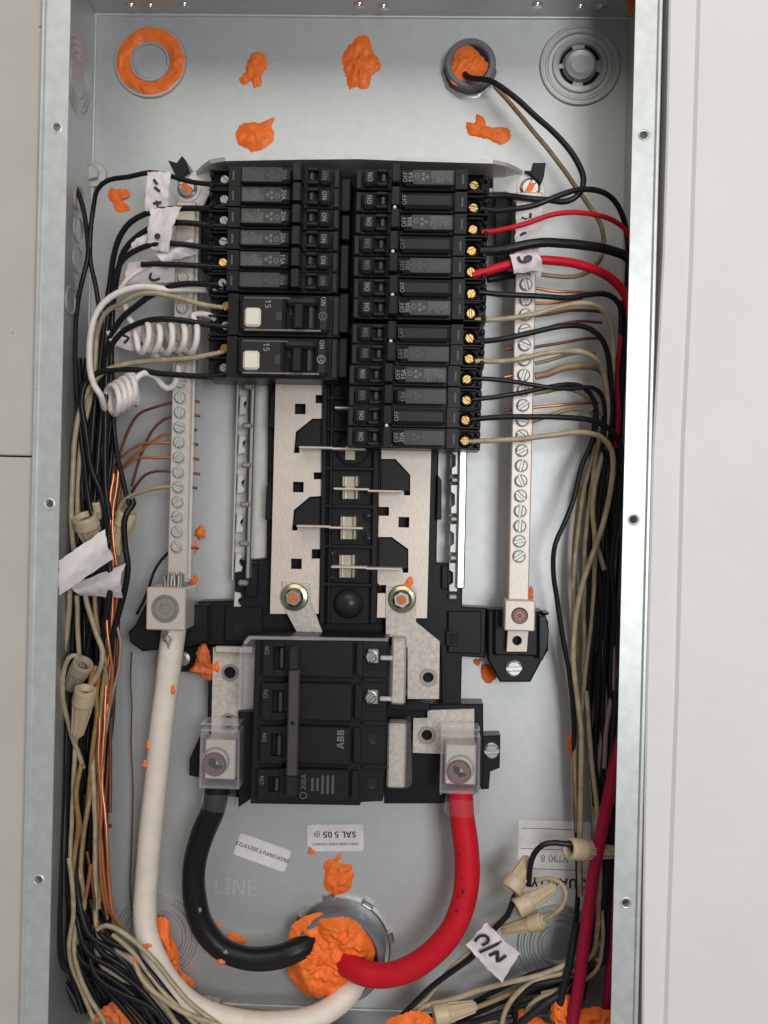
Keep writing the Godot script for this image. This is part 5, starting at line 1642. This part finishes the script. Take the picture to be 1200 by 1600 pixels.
	wire("branch_wire", "thin tan wire under the crossing black pair", "wire_tan", 1.4, "834 615 61 856 611 61 880 607 62 905 613 64 926 628 68 936 650 70", gc)
	wire("branch_wire", "thin tan wire bowed above the level black one", "wire_tan", 1.4, "832 659 62 855 650 62 880 642 62 905 639 64 925 646 66 940 664 70", gc)
	wire("branch_wire", "cream wire curved from the bundle to the open connector at the bottom", "wire_cream", 1.8, "942 1470 62 915 1490 60 882 1508 58 848 1522 58 806 1532 58 764 1543 60 724 1556 62 690 1566 62 662 1572 62 648 1588 62", gc)
	wire("branch_wire", "cream wire curving into the putty below the round knockout", "wire_cream", 1.7, "936 1500 60 910 1514 60 878 1522 58 844 1530 58 816 1545 58 796 1566 60 786 1588 62 784 1606 64", gc)
	wire("branch_wire", "short cream wire arched inside the lower right corner", "wire_cream", 1.6, "900 1556 62 876 1552 60 850 1556 60 828 1570 62 818 1590 66", gc)
	wire("branch_wire", "thin cream wire bent round the foot of the crimson cable", "wire_cream", 1.4, "938 1400 60 942 1470 58 934 1512 58 912 1532 58 880 1544 60 846 1552 62", gc)
	wire("branch_wire", "cream wire running beside the black one through the lettered tag", "wire_cream", 1.6, "800 1422 56 782 1436 56 764 1452 56 744 1478 57 716 1504 58 690 1530 60 666 1560 62 636 1582 62 606 1604 62", gc)
	wire("branch_wire", "cream wire looped from the middle connector", "wire_cream", 1.5, "838 1376 54 856 1372 52 874 1378 50 884 1394 50 880 1412 50 868 1426 52 850 1438 54", gc)
	var gk := "bare copper wires at the right"
	for q in [["leaning in from the flange at the bottom right corner", "940 1440 66 900 1530 60 850 1570 56 800 1610 54", 2.6], ["lowest along the bottom wall toward the corner", "880 1560 70 830 1582 68 770 1590 66 700 1606 66", 2.0], ["upright beside the foot of the crimson cable", "902 1440 60 888 1510 56 876 1560 56 868 1620 58", 2.6]]:
		wire("branch_wire", "black wire " + q[0], "wire_dark", q[2], q[1], gb)
	var sweep := ["uppermost", "second", "third", "fourth", "fifth", "lowest"]
	for i in 6:
		var y0 := 1500.0 + 15.0 * i
		var d0 := 72.0 - (i * 5) % 9
		wire("branch_wire", "%s of the wires raking left from the lower right corner, %s" % [sweep[i], "tan" if i in [1, 4] else "black"], "wire_tan" if i in [1, 4] else "wire_black", 1.7, "%f %f %f %f %f %f %f %f %f %f %f %f %f %f %f" % [948 - 4 * i, y0 - 90, d0 + 2, 930 - 6 * i, y0 - 26, d0, 888 - 9 * i, y0 + 6, d0 - 2, 830 - 6 * i, y0 + 22 + 5 * (i % 2), d0 - 2, 740 - 14 * i, y0 + 66, d0], gb if not i in [1, 4] else gc)
	for q in [["topmost, under the thick red wire", "copper", "836 450 62 860 454 62 890 456 64 920 458 68 945 462 72"], ["second, just under the upper black wire", "copper", "836 474 62 860 473 62 885 470 64 910 466 68"], ["third, behind the high cream wire", "dull_copper", "836 494 62 862 490 62 890 485 64 920 486 68 948 488 72"], ["fourth, over the black arch", "dull_copper", "846 514 66 880 506 66 905 502 68 940 504 72"], ["dull and straight below the black arch", "dull_copper", "834 543 61 860 538 61 885 534 62 910 530 64 935 528 70"], ["lowest, under the crossing black pair", "copper", "832 637 61 860 634 61 885 631 62 910 630 66 935 630 72"]]:
		wire("copper_wire", "bare copper ground wire at the right bar, " + q[0], q[1], 1.0, q[2], gk)
	wire_nut("cream twist connector lying level on the paper sheet, crossed by the crimson cable", P(888, 1326, 42), P(962, 1332, 58), 6.6)
	wire_nut("cream twist connector standing upright left of the paper sheet", P(797, 1391, 46), P(827, 1340, 56), 6.8)
	wire_nut("cream twist connector tilted in the middle of three by the lettered tag", P(806, 1420, 46), P(868, 1384, 54), 6.2)
	wire_nut("cream twist connector with an orange-smeared mouth, above the round knockout", P(848, 1438, 50), P(784, 1454, 58), 5.4)
	wire_nut("cream twist connector lying on the bottom wall", P(678, 1588, 56), P(744, 1572, 62), 6.4)

func build_paper() -> void:
	var o := paper("paper_tag", "long white paper tag with two slanted ink marks on the top left wire", "231 269 44 268 268 45 262 330 47 227 330 47")
	stroke(o, "240 280 42.6 246 288 42.3", 0.8)
	stroke(o, "241 292 42.4 250 299 42.3", 0.8)
	stroke(o, "239 318 45 252 316 45", 0.9)
	stroke(o, "244 312 45 247 323 45.4", 0.7)
	o = paper("paper_tag", "crumpled white tag with one round ink dot, left of the breakers", "236 326 43 284 322 42 262 394 40 232 388 44", 0.004)
	var g := G.new()
	g.lathe([Vector2(0.0019, 0.0), Vector2(0.0017, 0.0003), Vector2(0.00001, 0.0004)], Transform3D(Basis(), P(246, 369, 37.6)), 20)
	emit("ink_dot", g, M["marker_ink"], o)
	paper("paper_tag", "pale folded tag end behind the dotted tag", "205 374 50 240 352 48 232 384 47 208 392 50")
	paper("paper_tag", "triangular folded tag below the dotted tag", "240 396 46 300 372 46 308 396 47 256 410 44", 0.003)
	o = paper("paper_tag", "wide grey tag with an inked squiggle above the white lead", "200 410 52 278 404 52 272 440 54 196 444 54")
	stroke(o, "221 430 51.6 228 423 51.4 236 426 51.4 234 434 51.6 240 438 51.6 250 435 51.8", 0.8)
	o = paper("paper_tag", "tag tucked behind the white coil with inked strokes on it", "165 518 58 236 508 56 250 560 56 178 540 58", 0.002)
	stroke(o, "192 524 55.4 201 528 55 194 536 55.2", 0.9)
	stroke(o, "218 540 54.4 224 534 54.2 229 541 54.2 235 535 54.2", 0.9)
	paper("folded_paper", "blank folded white paper leaning over the left flange", "92 876 10 164 826 26 176 872 30 94 930 12", 0.003, 0.002)
	paper("folded_paper", "white paper wrapped round the wires below the folded one", "112 914 48 196 880 52 190 934 54 126 930 50", 0.006, 0.003)
	o = paper("marker_strip", "white strip with inked numerals hanging down the right terminal bar", "807 317 50 848 317 50 839 428 46 803 424 46", 0.001)
	stroke(o, "815 340 48.4 822 343 48.2 828 341 48.2 829 333 48.4", 0.85)
	stroke(o, "813 368 47.8 819 364 47.6 824 366 47.6 820 371 47.6 810 377 47.7", 0.85)
	stroke(o, "815 322 49.4 826 321 49.4", 0.6)
	g = G.new()
	B(g, 805, 308, 852, 317, 50, 56, 0.0012)
	emit("strip_lip", g, M["paper"], o)
	o = paper("paper_tag", "white tag with an inked number wrapped on the thick red wire", "796 398 38 839 394 38 850 421 37 803 428 37", 0.003)
	stroke(o, "810 401 34.6 813 408 34 822 409 33.8 829 405 34 829 401 34.2 822 402 34 820 406 33.9", 0.95)
	o = paper("paper_tag", "white tag lettered N/C in black marker", "728 1476 48 761 1441 47 812 1490 46 784 1534 47", 0.003)
	stroke(o, "742 1471 43.8 749 1463 43.4 759 1462 43.2 763.5 1468 43.2 761 1473 43 753 1477 43", 0.95)
	stroke(o, "749 1488 43 767 1480 43 784 1471 43", 0.95)
	stroke(o, "791 1493 42.8 784 1498 42.6 777 1502 42.6 777.6 1494 42.6 778 1487 42.6 771 1490 42.8 764.5 1493 43", 1.0)
	# stickers on the back panel
	for s in [["white sticker with one slanted line of small print, upside down", 410, 1332, 0.0368, 0.0155, -0.31], ["white sticker printed SAL 5 05 upside down above an orange dab", 524, 1309, 0.0382, 0.0182, 0.04]]:
		var c := P(s[1], s[2], 90.7)
		var t := thing("sticker", s[0], "sticker", c, "stickers on the back panel", s[5])
		g = G.new()
		var w: float = s[3] * 0.5
		var h: float = s[4] * 0.5
		var poly := PackedVector2Array()
		for q in [[1, 1, 0.0], [-1, 1, 90.0], [-1, -1, 180.0], [1, -1, 270.0]]:
			for i in 5:
				var a := deg_to_rad(q[2] + 22.5 * i)
				poly.append(Vector2(q[0] * (w - 0.0018) + cos(a) * 0.0018, q[1] * (h - 0.0018) + sin(a) * 0.0018))
		g.prism(poly, 0, 0.0002, 0.00005)
		place("sticker_sheet", g.mesh(), M["sticker_white"], t, Vector3.ZERO)
		if s[1] == 410:
			letters("lettering", "INSP/INPUT:20219723", 0.0026, M["label_ink_soft"], t, Vector3(0, 0.0004, 0.00022), PI, "Droid Sans", true)
		else:
			letters("lettering", "SAL 5 05", 0.0042, M["label_ink"], t, Vector3(0.0028, 0.0022, 0.00022), PI, "Droid Sans", true)
			letters("lettering", "@", 0.004, M["label_ink_soft"], t, Vector3(-0.0125, 0.0024, 0.00022), PI)
			letters("lettering", "LINE/LIGNE DIRECT/DIRECT", 0.0016, M["label_ink_soft"], t, Vector3(0, -0.0042, 0.00022), PI, "Droid Sans", true)
	var c := P(856, 1352, 90.8)
	var t := thing("label_sheet", "large printed label sheet on the back panel behind the right-hand wires, upside down", "label", c)
	g = G.new()
	var tl := P(807, 1281, 90.8) - c
	g.box(Vector3(0.004, 0, 0), Vector3(0.0485, absf(tl.y) * 2.0, 0.0002), 0.00005)
	place("sheet", g.mesh(), M["paper_label"], t, Vector3.ZERO)
	for y in [1295, 1327, 1358]:
		g = G.new()
		var p := P(856, y, 90.8) - c
		g.box(Vector3(0.003, p.y, 0.00015), Vector3(0.043, 0.0004, 0.0001), 0.00001)
		place("ruled_line", g.mesh(), M["label_ink_soft"], t, Vector3.ZERO)
	letters("lettering", "VT90 8", 0.0044, M["label_ink_soft"], t, P(866, 1342, 90.6) - c, PI)
	letters("lettering", "41 1", 0.0028, M["label_ink_soft"], t, P(850, 1316, 90.6) - c, PI)
	letters("lettering", "QUALITY", 0.0066, M["label_ink"], t, P(874, 1380, 90.6) - c, PI, "Droid Sans", true)

func build_putty() -> void:
	var ring := thing("orange_putty_ring", "ring of orange putty smeared round the top left knockout", "putty", P(235, 97, 91), "dabs of orange putty")
	var c := P(235, 97, 90.5)
	var g := G.new()
	var rows := []
	for i in 9:
		var f := i / 8.0
		var row := PackedVector3Array()
		for k in 72:
			var a := TAU * k / 72.0
			var gap := 0.0042 * clampf(1.0 - absf(wrapf(a - 4.15, -PI, PI)) / 0.5, 0.0, 1.0)
			var r0 := 0.0138 + 0.0012 * nz.get_noise_1d(a * 120.0) + 0.001 * sin(a * 8.0) * 0.3
			var r1 := 0.0246 - gap + 0.001 * nz.get_noise_1d(a * 160.0 + 50.0)
			var r := lerpf(r0, r1, f)
			var q := c + Vector3(cos(a), sin(a), 0) * r
			q.z += 0.0022 * sin(PI * f) * (0.9 + 0.9 * nz.get_noise_3d(a * 60.0, f * 50.0, 1.0)) + 0.0004 * sin(f * 22.0 + nz.get_noise_1d(a * 70.0) * 5.0) * sin(PI * f)
			row.append(q)
		rows.append(row)
	g.grid(rows, true)
	emit("putty_smear", g, M["putty"], ring)
	var m: Material = M["putty"]
	blob("orange_putty", "small dab with a side foot, upper left of the back panel", "394 84 406 80 416 90 417 106 410 116 408 132 398 137 392 128 380 132 373 124 384 112 386 98", 90.9, 3.2, m)
	blob("orange_putty", "large dab with two feet, top centre of the back panel", "549 68 560 56 576 58 582 78 594 96 592 110 580 120 576 138 566 140 556 136 545 138 541 120 535 104 536 84", 90.9, 4.0, m)
	blob("orange_putty", "broad smear above the left end of the steel pan", "373 198 390 190 408 192 427 184 425 200 428 216 416 230 398 237 384 232 369 220", 90.9, 3.6, m)
	blob("orange_putty", "smear with a peak above the right end of the steel pan", "729 192 742 192 745 180 756 184 758 196 776 200 792 200 797 216 784 226 766 220 748 214 732 210", 90.9, 3.0, m)
	blob("orange_putty", "hooked dab beside the shiny corner screw", "171 296 186 294 200 298 203 308 190 312 200 320 203 328 194 332 182 330 176 318 169 308", 90.9, 1.6, m)
	blob("orange_putty", "plug filling the grey bushing at the top", oval(730, 103, 31, 29), 81.5, 4.0, m)
	blob("orange_putty", "dab over the service hub, below the printed sticker", "510 1352 520 1347 538 1350 550 1352 552 1372 545 1390 528 1398 510 1392 506 1376", 90.9, 4.0, m)
	blob("orange_putty", "thin smear joining the sticker and the dab below it", "505 1350 512 1344 522 1342 530 1334 534 1336 528 1348 514 1356 508 1362", 90.9, 0.7, m)
	blob("orange_putty", "tiny dab at the corner of the printed sticker", oval(486, 1330, 6, 5), 90.4, 1.0, m)
	var plug := blob("orange_putty", "large lumpy plug in the service hub round the three thick cables", "462 1440 490 1428 530 1428 562 1440 582 1466 586 1498 574 1520 556 1540 530 1562 500 1564 472 1550 452 1524 446 1490 450 1462", 74, 13, m, "dabs of orange putty", 0.7)
	for q in ["455 1500 475 1478 500 1468 520 1480 528 1510 520 1545 495 1560 470 1545", "500 1440 540 1436 566 1452 578 1480 570 1500 545 1496 520 1476 500 1466"]:
		g = G.new()
		blob_g(g, pts2(q, 66), -0.069, 0.0095, 9.0 + q.length(), 0.9)
		emit("putty_lump", g, m, plug)
	blob("orange_putty", "dab beside the lowest screw of the left terminal bar", oval(313, 832, 9, 9), 88, 2.0, m)
	blob("orange_putty", "smear under the left terminal bar end", "298 848 306 846 308 858 302 866 296 862", 88, 1.2, m)
	blob("orange_putty", "small smear beside the neutral lug", "296 902 308 900 310 908 300 914", 80, 1.2, m)
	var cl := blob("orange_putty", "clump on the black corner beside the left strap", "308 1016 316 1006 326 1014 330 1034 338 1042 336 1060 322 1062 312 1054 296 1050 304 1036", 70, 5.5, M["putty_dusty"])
	g = G.new()
	blob_g(g, pts2(oval(338, 1043, 6, 12), 66), -0.0665, 0.002, 5.0)
	emit("putty_smear", g, m, cl)
	blob("orange_putty", "five-sided dab under the right black foot", "752 1040 766 1038 774 1048 774 1060 762 1067 752 1058", 90.9, 2.2, m)
	blob("orange_putty", "small dab beside the five-sided one", oval(745, 1034, 7, 5), 90.9, 1.4, m)
	blob("orange_putty", "paint-thin mark on the left flange nut", "448 916 462 912 470 916 466 922 450 924", 60.6, 0.8, m)
	blob("orange_putty", "slanted mark on the right flange nut", "623 918 632 914 640 902 646 904 645 914 638 920 626 926 620 924", 60.6, 0.9, m)
	blob("orange_putty", "dab half hidden by the cream bundle at the right", "888 1150 896 1144 902 1160 900 1178 892 1182 886 1166", 90.9, 2.0, m)
	blob("orange_putty", "dab behind the bend of the thick black cable", oval(366, 1470, 15, 13), 90.9, 3.0, m)
	blob("orange_putty", "small smear above the one behind the black cable", oval(336, 1450, 8, 11), 90.9, 1.0, m)
	blob("orange_putty", "tall putty roll beside the white cable at the lower left", "244 1436 262 1436 268 1462 280 1490 282 1514 300 1530 304 1548 292 1554 276 1540 264 1520 254 1496 246 1466", 84, 9.0, m)
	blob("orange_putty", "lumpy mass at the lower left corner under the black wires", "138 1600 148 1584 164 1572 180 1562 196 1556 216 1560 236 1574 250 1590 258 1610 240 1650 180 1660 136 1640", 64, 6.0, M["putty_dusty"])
	blob("orange_putty", "mass at the foot of the crimson cable", "862 1564 878 1548 892 1560 888 1590 884 1620 868 1620 862 1596", 58, 6.0, m)
	blob("orange_putty", "mass in the lower right corner by the flange", "898 1588 920 1574 946 1576 964 1590 964 1640 896 1640", 56, 8.0, m)
	blob("orange_putty", "mass below the curling cream wires at the lower right", "800 1590 812 1576 830 1582 850 1596 870 1604 880 1640 800 1640", 66, 8.0, m)
	blob("orange_putty", "flat mass at the bottom edge beside the level connector", "604 1598 630 1584 658 1580 676 1592 682 1610 660 1640 600 1640", 58, 6.0, m)
	blob("orange_putty", "scrap between the connectors and the lettered tag", "842 1432 848 1440 850 1452 840 1454", 60, 1.5, m)
	blob("orange_putty", "scrap stuck to the lower edge of the black cable", oval(345, 1502, 6, 4), 57, 1.5, m)
	blob("orange_putty", "scrap stuck to the white cable near the bottom", oval(228, 1478, 9, 4), 62, 1.5, m)
	blob("orange_putty", "scrap on the black wires beside the white cable", oval(210, 1500, 4, 7), 51, 1.5, m)
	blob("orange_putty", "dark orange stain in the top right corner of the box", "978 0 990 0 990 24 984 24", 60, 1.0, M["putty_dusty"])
	blob("orange_putty", "small smear behind the lower end of the right terminal bar", oval(829, 927, 5, 9), 72, 1.5, m)
